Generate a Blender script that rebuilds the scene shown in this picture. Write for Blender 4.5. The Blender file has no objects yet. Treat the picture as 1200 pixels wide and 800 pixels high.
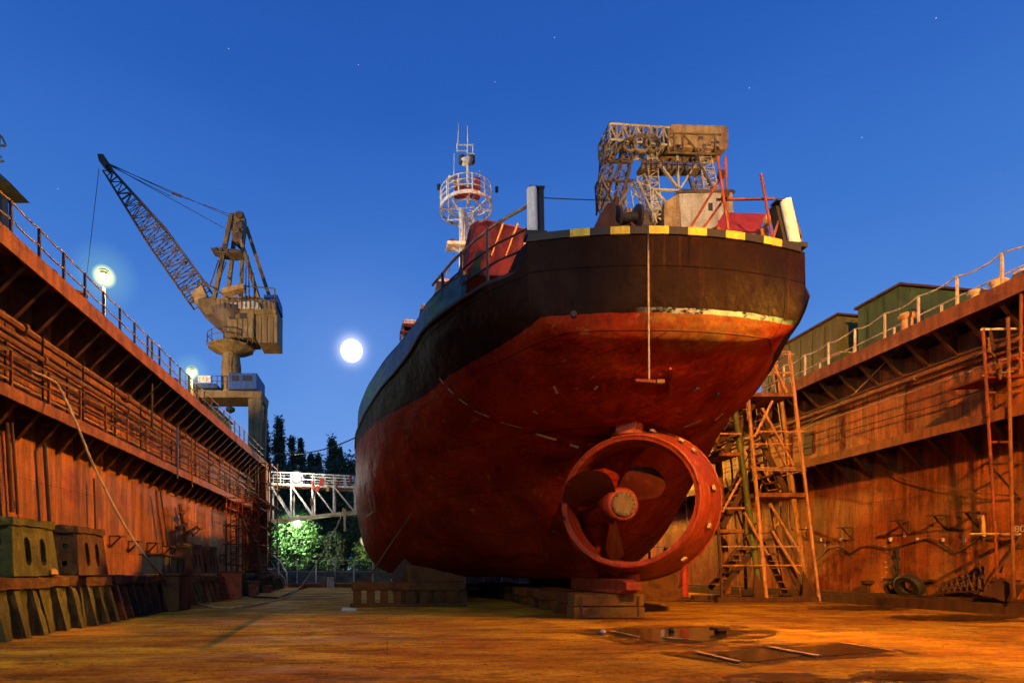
import bpy, math, random
from mathutils import Vector, Matrix
from mathutils.bvhtree import BVHTree
random.seed(11)
PI = math.pi
R = math.radians
sc = bpy.context.scene
col = sc.collection

# ------------------------------------------------------------ view geometry
F = 640.0; VX, VY = 498.0, 668.0; YAW = R(4.0); CH = 1.2
CA, SA = math.cos(YAW), math.sin(YAW)
def ray(px, py):
    u = (px-VX)/F; v = (VY-py)/F
    return Vector((CA*u+SA, CA-SA*u, v))
def P(px, py, Y):
    r = ray(px, py); t = Y/r.y
    return Vector((r.x*t, Y, CH+r.z*t))
def PXW(px, py, X):
    r = ray(px, py); t = X/r.x
    return Vector((X, r.y*t, CH+r.z*t))
def PZ(px, py, Z=0.0):
    r = ray(px, py); t = (Z-CH)/r.z
    return Vector((r.x*t, r.y*t, Z))

# ------------------------------------------------------------ mesh builder
class MB:
    def __init__(s): s.v = []; s.f = []
    def add(s, vs, fs):
        n = len(s.v); s.v += [Vector(v) for v in vs]
        s.f += [tuple(i+n for i in f) for f in fs]; return s
    def boxmm(s, x0, x1, y0, y1, z0, z1):
        return s.add([(x0,y0,z0),(x1,y0,z0),(x1,y1,z0),(x0,y1,z0),(x0,y0,z1),(x1,y0,z1),(x1,y1,z1),(x0,y1,z1)],
              [(3,2,1,0),(4,5,6,7),(0,1,5,4),(1,2,6,5),(2,3,7,6),(3,0,4,7)])
    def box(s, c, d, rz=0.0, rx=0.0, ry=0.0):
        m = Matrix.Rotation(rz,3,'Z') @ Matrix.Rotation(ry,3,'Y') @ Matrix.Rotation(rx,3,'X')
        c = Vector(c); x,y,z = d[0]/2,d[1]/2,d[2]/2
        vs = [c+m@Vector(p) for p in [(-x,-y,-z),(x,-y,-z),(x,y,-z),(-x,y,-z),(-x,-y,z),(x,-y,z),(x,y,z),(-x,y,z)]]
        return s.add(vs, [(3,2,1,0),(4,5,6,7),(0,1,5,4),(1,2,6,5),(2,3,7,6),(3,0,4,7)])
    def frame(s, p, q, up=None):
        d = (Vector(q)-Vector(p)); L = d.length; d.normalize()
        up = Vector(up) if up else (Vector((0,0,1)) if abs(d.z) < .95 else Vector((0,1,0)))
        a = d.cross(up); a.normalize(); b = a.cross(d); b.normalize()
        return d, a, b, L
    def bar(s, p, q, w, h=None, up=None):
        h = h or w; p = Vector(p); q = Vector(q); d,a,b,L = s.frame(p,q,up)
        vs = []
        for c in (p,q):
            for i,j in ((-1,-1),(1,-1),(1,1),(-1,1)): vs.append(c+a*(w/2*i)+b*(h/2*j))
        return s.add(vs, [(0,1,2,3),(7,6,5,4),(0,4,5,1),(1,5,6,2),(2,6,7,3),(3,7,4,0)])
    def cyl(s, p, q, r, r2=None, n=10, cap=True):
        r2 = r if r2 is None else r2
        p = Vector(p); q = Vector(q); d,a,b,L = s.frame(p,q); vs = []
        for c,rr in ((p,r),(q,r2)):
            for k in range(n):
                t = 2*PI*k/n; vs.append(c+a*(rr*math.cos(t))+b*(rr*math.sin(t)))
        fs = [(k,(k+1)%n,n+(k+1)%n,n+k) for k in range(n)]
        if cap: fs += [tuple(range(n-1,-1,-1)), tuple(range(n,2*n))]
        return s.add(vs, fs)
    def tube(s, pts, r, n=6):
        pts = [Vector(p) for p in pts]; vs = []; fs = []
        m = len(pts)
        for i,p in enumerate(pts):
            d = (pts[min(i+1,m-1)]-pts[max(i-1,0)]).normalized()
            up = Vector((0,0,1)) if abs(d.z) < .97 else Vector((0,1,0))
            a = d.cross(up).normalized(); b = a.cross(d).normalized()
            for k in range(n):
                t = 2*PI*k/n; vs.append(p+a*(r*math.cos(t))+b*(r*math.sin(t)))
        for i in range(m-1):
            for k in range(n):
                fs.append((i*n+k, i*n+(k+1)%n, (i+1)*n+(k+1)%n, (i+1)*n+k))
        fs += [tuple(range(n-1,-1,-1)), tuple(range((m-1)*n, m*n))]
        return s.add(vs, fs)
    def prism(s, poly, d):            # poly: list of 3D points, d: extrusion vector
        poly = [Vector(p) for p in poly]; d = Vector(d); n = len(poly)
        vs = poly+[p+d for p in poly]
        return s.add(vs, [tuple(range(n-1,-1,-1)), tuple(range(n,2*n))]+[(k,(k+1)%n,n+(k+1)%n,n+k) for k in range(n)])
    def lathe(s, prof, o=(0,0,0), ax=(0,0,1), n=24, closed=False):
        o = Vector(o); ax = Vector(ax).normalized()
        up = Vector((0,0,1)) if abs(ax.z) < .95 else Vector((0,1,0))
        a = ax.cross(up).normalized(); b = a.cross(ax).normalized()
        vs = []; m = len(prof)
        for (r,h) in prof:
            for k in range(n):
                t = 2*PI*k/n; vs.append(o+ax*h+a*(r*math.cos(t))+b*(r*math.sin(t)))
        fs = []
        for i in range(m if closed else m-1):
            j = (i+1)%m
            for k in range(n): fs.append((i*n+k, i*n+(k+1)%n, j*n+(k+1)%n, j*n+k))
        if not closed: fs += [tuple(range(n-1,-1,-1)), tuple(range((m-1)*n, m*n))]
        return s.add(vs, fs)
    def lattice(s, p, q, w0, w1, n, r, up=None, h0=None, h1=None, rb=None):
        p = Vector(p); q = Vector(q); d,a,b,L = s.frame(p,q,up); rb = rb or r*.55
        h0 = h0 or w0; h1 = h1 or w1
        st = []
        for i in range(n+1):
            t = i/n; c = p.lerp(q,t); w = (w0+(w1-w0)*t)/2; h = (h0+(h1-h0)*t)/2
            st.append([c+a*(w*x)+b*(h*y) for x,y in ((-1,-1),(1,-1),(1,1),(-1,1))])
        for k in range(4): s.cyl(st[0][k], st[n][k], r, r, 5)
        for i in range(n):
            for k in range(4):
                k2 = (k+1)%4
                if i%2: s.cyl(st[i][k], st[i+1][k2], rb, rb, 4, False)
                else:   s.cyl(st[i][k2], st[i+1][k], rb, rb, 4, False)
                s.cyl(st[i][k], st[i][k2], rb, rb, 4, False)
        return s
    def plate(s, outer, holes, M, th):   # flat plate with real holes, M: 4x4 from plate XY to world
        cu = bpy.data.curves.new('tmp','CURVE'); cu.dimensions = '2D'; cu.fill_mode = 'BOTH'; cu.extrude = th/2
        for loop in [outer]+holes:
            sp = cu.splines.new('POLY'); sp.points.add(len(loop)-1); sp.use_cyclic_u = True
            for i,(x,y) in enumerate(loop): sp.points[i].co = (x,y,0,1)
        ob = bpy.data.objects.new('tmp', cu)
        me = bpy.data.meshes.new_from_object(ob)
        s.add([M@v.co for v in me.vertices], [tuple(p.vertices) for p in me.polygons])
        bpy.data.objects.remove(ob); bpy.data.curves.remove(cu); bpy.data.meshes.remove(me)
        return s
    def rough(s, amp, cuts=3, seed=0, sc=3.0):   # chipped, uneven surfaces
        import bmesh
        from mathutils import noise as mn
        bm = bmesh.new(); vs = [bm.verts.new(v) for v in s.v]
        for f in s.f:
            try: bm.faces.new([vs[i] for i in f])
            except Exception: pass
        bmesh.ops.subdivide_edges(bm, edges=bm.edges[:], cuts=cuts, use_grid_fill=True)
        bm.normal_update()
        for v in bm.verts:
            k = mn.noise(v.co*sc+Vector((seed*7.3,0,seed)))+.6*mn.noise(v.co*sc*3.1+Vector((0,seed*3.1,5)))
            v.co += v.normal*(amp*(k-.25))
        bm.verts.index_update(); bm.verts.ensure_lookup_table()
        s.v = [v.co.copy() for v in bm.verts]; s.f = [tuple(v.index for v in f.verts) for f in bm.faces]; bm.free(); return s
    def mesh(s, name, mat, org=(0,0,0), smooth=False):
        me = bpy.data.meshes.new(name); o = Vector(org)
        me.from_pydata([tuple(v-o) for v in s.v], [], s.f); me.materials.append(mat)
        me.update()
        if smooth:
            me.polygons.foreach_set('use_smooth', [True]*len(me.polygons))
            try: me.set_sharp_from_angle(angle=R(40))
            except Exception: pass
        return me
    def build(s, name, mat, parent=None, smooth=False, bevel=0, label=None):
        me = s.mesh(name, mat, ORG.get(parent.name, (0,0,0)) if parent else (0,0,0), smooth)
        ob = bpy.data.objects.new(name, me); col.objects.link(ob)
        if parent: ob.parent = parent; ORG[ob.name] = ORG.get(parent.name, (0,0,0))
        if bevel:
            b = ob.modifiers.new('bevel','BEVEL'); b.width = bevel; b.segments = 2; b.limit_method = 'ANGLE'; b.angle_limit = R(35)
        if label: ob['label'] = label
        return ob
ORG = {}
def root(name, label, cat, loc=(0,0,0), group=None):
    o = bpy.data.objects.new(name, None); col.objects.link(o); o.location = loc
    o.empty_display_size = .3
    o['label'] = label; o['category'] = cat
    if group: o['group'] = group
    ORG[o.name] = tuple(loc); return o
def tag(o, label=None, cat=None, group=None, kind=None):
    if label: o['label'] = label
    if cat: o['category'] = cat
    if group: o['group'] = group
    if kind: o['kind'] = kind
    return o
def dup(o, loc=None, rz=None, label=None, group=None, scale=None, parent=None):
    c = o.copy(); col.objects.link(c)
    if parent: c.parent = parent
    if loc is not None: c.location = loc
    if rz is not None: c.rotation_euler = (0,0,rz)
    if scale: c.scale = scale
    if label: c['label'] = label
    if group: c['group'] = group
    for ch in list(o.children): dup(ch, parent=c)
    return c

# ------------------------------------------------------------ materials
def newmat(name):
    m = bpy.data.materials.new(name); m.use_nodes = True
    nt = m.node_tree; return m, nt, nt.nodes['Principled BSDF']
def N(nt, t, **k):
    n = nt.nodes.new(t)
    for a,b in k.items(): setattr(n, a, b)
    return n
def ramp(nt, fac, stops):
    r = N(nt,'ShaderNodeValToRGB'); e = r.color_ramp.elements
    e[0].position, e[0].color = stops[0][0], (*stops[0][1],1)
    e[1].position, e[1].color = stops[-1][0], (*stops[-1][1],1)
    for p,c in stops[1:-1]:
        q = e.new(p); q.color = (*c,1)
    nt.links.new(fac, r.inputs[0]); return r.outputs[0]
def noise(nt, vec, scale, detail=6, rough=.6, dist=0):
    n = N(nt,'ShaderNodeTexNoise'); n.inputs['Scale'].default_value = scale
    n.inputs['Detail'].default_value = detail; n.inputs['Roughness'].default_value = rough
    n.inputs['Distortion'].default_value = dist
    nt.links.new(vec, n.inputs['Vector']); return n.outputs['Fac']
def pos(nt, scale=(1,1,1), loc=(0,0,0)):
    g = N(nt,'ShaderNodeNewGeometry'); m = N(nt,'ShaderNodeMapping')
    m.inputs['Scale'].default_value = scale; m.inputs['Location'].default_value = loc
    nt.links.new(g.outputs['Position'], m.inputs[0]); return m.outputs[0]
def mix(nt, fac, a, b, mode='MIX'):
    n = N(nt,'ShaderNodeMix', data_type='RGBA', blend_type=mode)
    for s,v in ((0,fac),(6,a),(7,b)):
        if isinstance(v,(int,float)): n.inputs[s].default_value = v
        elif isinstance(v,tuple): n.inputs[s].default_value = (*v,1)
        else: nt.links.new(v, n.inputs[s])
    return n.outputs[2]
def math_(nt, op, a, b=None, c=None):
    n = N(nt,'ShaderNodeMath', operation=op)
    for i,v in enumerate((a,b,c)):
        if v is None: continue
        if isinstance(v,(int,float)): n.inputs[i].default_value = v
        else: nt.links.new(v, n.inputs[i])
    return n.outputs[0]
def bump(nt, b, h, strength=.3, dist=.02):
    n = N(nt,'ShaderNodeBump'); n.inputs['Strength'].default_value = strength; n.inputs['Distance'].default_value = dist
    nt.links.new(h, n.inputs['Height']); nt.links.new(n.outputs[0], b.inputs['Normal'])
def sep(nt, v):
    n = N(nt,'ShaderNodeSeparateXYZ'); nt.links.new(v, n.inputs[0]); return n.outputs

def rusty(name, c1, c2, c3=None, scale=1.6, rough=.7, streak=True, metal=0.0, bs=.35):
    """old painted steel: c1 main, c2 dark rust, c3 pale wear"""
    m, nt, b = newmat(name)
    a = noise(nt, pos(nt), scale, 8, .65)
    s = noise(nt, pos(nt,(1.6,1.6,.16)), scale*1.6, 6, .6)
    fine = noise(nt, pos(nt), scale*14, 4, .6)
    c = ramp(nt, a, [(.3,c2),(.52,c1),(.75,c1)])
    if streak:
        f = ramp(nt, s, [(.42,(0,0,0)),(.62,(1,1,1))])
        c = mix(nt, math_(nt,'MULTIPLY', f, .65), c, c2)
    if c3:
        f = ramp(nt, noise(nt, pos(nt,(1,1,.5),(7,3,2)), scale*2.1, 7, .7), [(.56,(0,0,0)),(.66,(1,1,1))])
        c = mix(nt, math_(nt,'MULTIPLY', f, .7), c, c3)
    c = mix(nt, .5, c, ramp(nt, fine, [(.3,(.35,.35,.35)),(.7,(1.25,1.25,1.25))]), 'MULTIPLY')
    nt.links.new(c, b.inputs['Base Color'])
    b.inputs['Roughness'].default_value = rough; b.inputs['Metallic'].default_value = metal
    b.inputs['Specular IOR Level'].default_value = .3
    bump(nt, b, mix(nt,.5,a,fine), bs, .02)
    return m
def plain(name, c, rough=.6, var=.25, scale=9, metal=0):
    m, nt, b = newmat(name)
    f = noise(nt, pos(nt), scale, 5, .6)
    d = tuple(x*(1-var*1.6) for x in c); e = tuple(min(1,x*(1+var)) for x in c)
    nt.links.new(ramp(nt, f, [(.3,d),(.7,e)]), b.inputs['Base Color'])
    b.inputs['Roughness'].default_value = rough; b.inputs['Metallic'].default_value = metal
    return m
def glow(name, c, s):
    m, nt, b = newmat(name)
    n = noise(nt, pos(nt), 3, 2)
    b.inputs['Base Color'].default_value = (*c,1)
    b.inputs['Emission Color'].default_value = (*c,1); b.inputs['Emission Strength'].default_value = s
    return m
def glare_ball(name, c, s, power=3.0):
    """glowing ball added round a lamp to stand for its glare: brighter where the view passes through its middle"""
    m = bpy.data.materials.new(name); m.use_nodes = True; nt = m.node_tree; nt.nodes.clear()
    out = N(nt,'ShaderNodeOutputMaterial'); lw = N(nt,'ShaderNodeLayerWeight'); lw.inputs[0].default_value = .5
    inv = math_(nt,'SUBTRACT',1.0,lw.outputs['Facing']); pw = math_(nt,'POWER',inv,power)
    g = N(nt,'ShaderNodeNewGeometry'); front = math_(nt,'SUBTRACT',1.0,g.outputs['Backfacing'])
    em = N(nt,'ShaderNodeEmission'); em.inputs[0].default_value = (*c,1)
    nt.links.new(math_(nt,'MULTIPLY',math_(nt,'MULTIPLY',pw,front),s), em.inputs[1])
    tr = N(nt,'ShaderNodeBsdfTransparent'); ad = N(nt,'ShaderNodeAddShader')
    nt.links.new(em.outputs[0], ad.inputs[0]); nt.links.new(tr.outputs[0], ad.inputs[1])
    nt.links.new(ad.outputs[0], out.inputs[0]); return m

M = {}
# dock wall: big rusty plates with weld seams, streaks and patches
def wallmat(name, base, dark, pale, red):
    m, nt, b = newmat(name)
    p = pos(nt)
    a = noise(nt, p, .55, 8, .65)
    st = noise(nt, pos(nt,(1,3.2,.22)), 1.0, 8, .7)
    st2 = noise(nt, pos(nt,(1,9,.5)), 1.3, 6, .7)
    pt = noise(nt, pos(nt,(1,1,1),(31,7,3)), 1.3, 9, .72)
    fine = noise(nt, p, 22, 5, .6)
    c = ramp(nt, a, [(.36,dark),(.46,base),(.56,tuple(x*1.25 for x in base)),(.66,red)])
    c = mix(nt, math_(nt,'MULTIPLY', ramp(nt, st, [(.44,(0,0,0)),(.58,(1,1,1))]), .9), c, dark)
    big = noise(nt, pos(nt,(1,.9,.35),(17,5,1)), .42, 4, .6)
    c = mix(nt, 1.0, c, ramp(nt, big, [(.34,(.6,.62,.6)),(.5,(1,1,1)),(.64,(1.35,1.35,1.35))]), 'MULTIPLY')
    c = mix(nt, math_(nt,'MULTIPLY', ramp(nt, st2, [(.50,(0,0,0)),(.64,(1,1,1))]), .55), c, tuple(x*.3 for x in dark))
    z = sep(nt, p)[2]
    low = math_(nt,'SUBTRACT', 1.0, math_(nt,'MULTIPLY', z, .42)); low = math_(nt,'MAXIMUM', low, 0.22)
    c = mix(nt, math_(nt,'MULTIPLY', ramp(nt, pt, [(.48,(0,0,0)),(.58,(1,1,1))]), low), c, pale)
    pt2 = noise(nt, pos(nt,(1,1,.7),(3,17,9)), 1.9, 9, .72)
    c = mix(nt, math_(nt,'MULTIPLY', ramp(nt, pt2, [(.52,(0,0,0)),(.6,(1,1,1))]), low), c, red)
    # plate seams
    br = N(nt,'ShaderNodeTexBrick'); mp = N(nt,'ShaderNodeMapping')
    g = N(nt,'ShaderNodeNewGeometry'); nt.links.new(g.outputs['Position'], mp.inputs[0])
    mp.inputs['Rotation'].default_value = (R(0), R(90), R(90)); 
    cb = N(nt,'ShaderNodeCombineXYZ'); so = sep(nt, g.outputs['Position'])
    nt.links.new(so[1], cb.inputs[0]); nt.links.new(so[2], cb.inputs[1]); nt.links.new(cb.outputs[0], br.inputs['Vector'])
    br.inputs['Scale'].default_value = 1.0; br.inputs['Brick Width'].default_value = 4.35; br.inputs['Row Height'].default_value = 1.8
    br.inputs['Mortar Size'].default_value = .012; br.inputs['Mortar Smooth'].default_value = .6
    br.inputs['Color1'].default_value = (1,1,1,1); br.inputs['Color2'].default_value = (.58,.56,.54,1); br.inputs['Mortar'].default_value = (.3,.3,.3,1)
    c = mix(nt, .7, c, br.outputs['Color'], 'MULTIPLY')
    c = mix(nt, .55, c, ramp(nt, fine, [(.3,(.35,.35,.35)),(.7,(1.3,1.3,1.3))]), 'MULTIPLY')
    nt.links.new(c, b.inputs['Base Color'])
    b.inputs['Roughness'].default_value = .62; b.inputs['Specular IOR Level'].default_value = .35
    dent = noise(nt, pos(nt,(1,1.15,.5)), 1.1, 2, .5)
    bump(nt, b, math_(nt,'ADD', math_(nt,'MULTIPLY',dent,3.0), math_(nt,'ADD', math_(nt,'MULTIPLY',fine,.25), math_(nt,'MULTIPLY',br.outputs['Fac'],-.25))), .45, .05)
    return m
M['wall'] = wallmat('dock_plate', (.30,.080,.010), (.11,.030,.006), (.40,.17,.035), (.27,.040,.008))
M['wall_l'] = wallmat('dock_plate_left', (.32,.110,.010), (.12,.045,.007), (.36,.15,.025), (.26,.05,.008))
M['rust'] = rusty('rust_steel', (.24,.08,.016), (.08,.027,.007), (.32,.14,.035), 1.8)
M['rust_dk'] = rusty('dark_rust', (.08,.033,.011), (.03,.012,.006), None, 2)
M['rust_red'] = rusty('red_rust', (.24,.05,.02), (.09,.025,.012), (.32,.12,.05), 2)
M['gusset'] = rusty('bracket_rust', (.11,.042,.010), (.04,.016,.005), None, 1.5)
M['pipe'] = rusty('pipe_rust', (.19,.085,.035), (.08,.035,.018), (.3,.18,.1), 3)
M['pipe_pale'] = rusty('pipe_pale', (.42,.33,.2), (.2,.11,.05), None, 4)
M['rail_dk'] = rusty('dark_rail', (.05,.055,.06), (.06,.03,.02), None, 3)
M['white'] = rusty('white_paint', (.80,.79,.72), (.36,.25,.14), None, 5, .5, bs=.1)
M['whitegrn'] = rusty('whitish_rail', (.62,.6,.42), (.3,.18,.08), None, 5, .5, bs=.1)
M['green'] = rusty('green_paint', (.045,.10,.018), (.03,.05,.012), (.07,.12,.03), 1.3, .6)
M['olive'] = rusty('olive_paint', (.11,.115,.018), (.06,.06,.012), None, 1.3, .6)
M['crane'] = rusty('crane_paint', (.30,.19,.065), (.10,.055,.022), (.36,.26,.11), .6, .6)
M['crane_dk'] = rusty('crane_lattice', (.16,.10,.055), (.06,.04,.03), None, .6, .6)
M['crane_lt'] = rusty('crane_pale', (.62,.52,.34), (.32,.2,.1), None, .5, .6)
M['crane_y'] = rusty('crane_ochre', (.55,.33,.10), (.22,.10,.04), (.62,.45,.2), .8, .6)
M['blue'] = rusty('blue_paint', (.03,.09,.30), (.03,.05,.12), None, 2, .5)
M['black'] = plain('black_rubber', (.012,.011,.010), .7)
M['cable'] = plain('cable', (.025,.02,.018), .6)
M['rope'] = plain('rope_grey', (.36,.28,.18), .8)
M['wood'] = rusty('timber', (.17,.09,.018), (.06,.035,.008), (.12,.14,.02), 3, .85, False)
M['wood_dk'] = rusty('dark_timber', (.11,.042,.010), (.035,.015,.005), None, 2.5, .85, False)
M['conc'] = rusty('mossy_block', (.085,.085,.026), (.025,.028,.010), (.13,.13,.035), 1.9, .9, bs=.7)
M['conc_r'] = rusty('rusty_block', (.10,.045,.018), (.03,.017,.009), (.13,.10,.04), 1.9, .9, bs=.7)
M['prop'] = rusty('hub_steel', (.16,.11,.055), (.06,.04,.025), (.3,.2,.1), 6, .5)
M['zinc'] = plain('zinc', (.42,.36,.28), .6)
M['yellow'] = rusty('yellow_paint', (.62,.50,.03), (.38,.28,.03), None, 6, .5, bs=.05)
M['redpaint'] = rusty('red_deck_paint', (.42,.035,.018), (.16,.018,.012), (.48,.08,.04), 2.4, .5)
M['orange'] = rusty('orange_canvas', (.20,.018,.006), (.10,.012,.004), None, 2, .6)
M['rollerw'] = rusty('roller_white', (.82,.84,.78), (.55,.55,.45), None, 5, .4, bs=.05)
M['bark'] = plain('bark', (.07,.05,.03), .9)
def leafmat(name, c1, c2):
    m, nt, b = newmat(name)
    f = noise(nt, pos(nt), 1.7, 3)
    nt.links.new(ramp(nt, f, [(.35,c1),(.65,c2)]), b.inputs['Base Color'])
    b.inputs['Roughness'].default_value = .7; return m
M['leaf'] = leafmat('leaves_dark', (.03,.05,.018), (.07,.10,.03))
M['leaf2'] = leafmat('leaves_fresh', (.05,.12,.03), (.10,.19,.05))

# floor
def floormat():
    m, nt, b = newmat('dock_floor_surface')
    p = pos(nt)
    a = noise(nt, pos(nt,(.6,1,1)), .45, 10, .7)
    s = noise(nt, pos(nt,(.5,1.7,1)), 1.5, 12, .78, .5)
    s2 = noise(nt, pos(nt,(.75,2.2,1),(5,9,0)), 5.0, 9, .78)
    fine = noise(nt, p, 14, 8, .78)
    pt = noise(nt, pos(nt,(.6,1.5,1),(13,4,0)), .7, 10, .74)
    c = ramp(nt, a, [(.3,(.19,.095,.010)),(.46,(.40,.21,.016)),(.62,(.60,.37,.028))])
    c = mix(nt, math_(nt,'MULTIPLY', ramp(nt, pt, [(.45,(0,0,0)),(.58,(1,1,1))]), .8), c, (.24,.070,.010))
    c = mix(nt, math_(nt,'MULTIPLY', ramp(nt, s, [(.50,(0,0,0)),(.58,(1,1,1))]), .7), c, (.10,.042,.010))
    c = mix(nt, math_(nt,'MULTIPLY', ramp(nt, s2, [(.54,(0,0,0)),(.62,(1,1,1))]), .8), c, (.05,.024,.008))
    c = mix(nt, .8, c, ramp(nt, fine, [(.32,(.35,.33,.3)),(.6,(1.3,1.28,1.2))]), 'MULTIPLY')
    br = N(nt,'ShaderNodeTexBrick'); wv = noise(nt, p, 1.2, 4)
    cb = N(nt,'ShaderNodeCombineXYZ'); so = sep(nt, p)
    nt.links.new(so[0], cb.inputs[0]); nt.links.new(math_(nt,'ADD', so[1], math_(nt,'MULTIPLY', wv, .14)), cb.inputs[1]); nt.links.new(cb.outputs[0], br.inputs['Vector'])
    br.inputs['Scale'].default_value = 1; br.inputs['Brick Width'].default_value = 7.4; br.inputs['Row Height'].default_value = 2.6
    br.inputs['Mortar Size'].default_value = .02; br.inputs['Mortar Smooth'].default_value = .8
    br.inputs['Color1'].default_value = (1,1,1,1); br.inputs['Color2'].default_value = (.82,.84,.8,1); br.inputs['Mortar'].default_value = (.55,.5,.45,1)
    c = mix(nt, .6, c, br.outputs['Color'], 'MULTIPLY')
    nt.links.new(c, b.inputs['Base Color'])
    wet = noise(nt, pos(nt,(.4,.9,1),(2,22,0)), .8, 8, .65)
    wf = ramp(nt, wet, [(.40,(.45,.45,.45)),(.52,(.9,.9,.9))])
    nt.links.new(wf, b.inputs['Roughness'])
    b.inputs['Specular IOR Level'].default_value = .10
    h = math_(nt,'ADD', math_(nt,'MULTIPLY', s2, -.8), math_(nt,'MULTIPLY', fine, .9))
    h = math_(nt,'ADD', h, math_(nt,'MULTIPLY', s, -1.2))
    bump(nt, b, math_(nt,'ADD', h, math_(nt,'MULTIPLY', br.outputs['Fac'], -.5)), .9, .035)
    return m
M['floor'] = floormat()
def watermat():
    m, nt, b = newmat('puddle_water')
    b.inputs['Base Color'].default_value = (.035,.018,.006,1); b.inputs['Roughness'].default_value = .16
    b.inputs['Specular IOR Level'].default_value = .5
    bump(nt, b, noise(nt, pos(nt), 3, 3), .06, .02); return m
M['water'] = watermat()
def dampmat():
    m, nt, b = newmat('damp_floor')
    p = pos(nt); n = noise(nt, pos(nt,(.7,1.5,1)), 2.4, 10, .72)
    b.inputs['Base Color'].default_value = (.055,.026,.008,1); b.inputs['Roughness'].default_value = .28; b.inputs['Specular IOR Level'].default_value = .4
    nt.links.new(ramp(nt, n, [(.44,(0,0,0)),(.54,(.92,.92,.92))]), b.inputs['Alpha'])
    bump(nt, b, noise(nt, p, 14, 7), .4, .02)
    return m
M['damp'] = dampmat()
M['ground'] = plain('yard_ground', (.06,.055,.04), .95, .4, 1.5)

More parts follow.
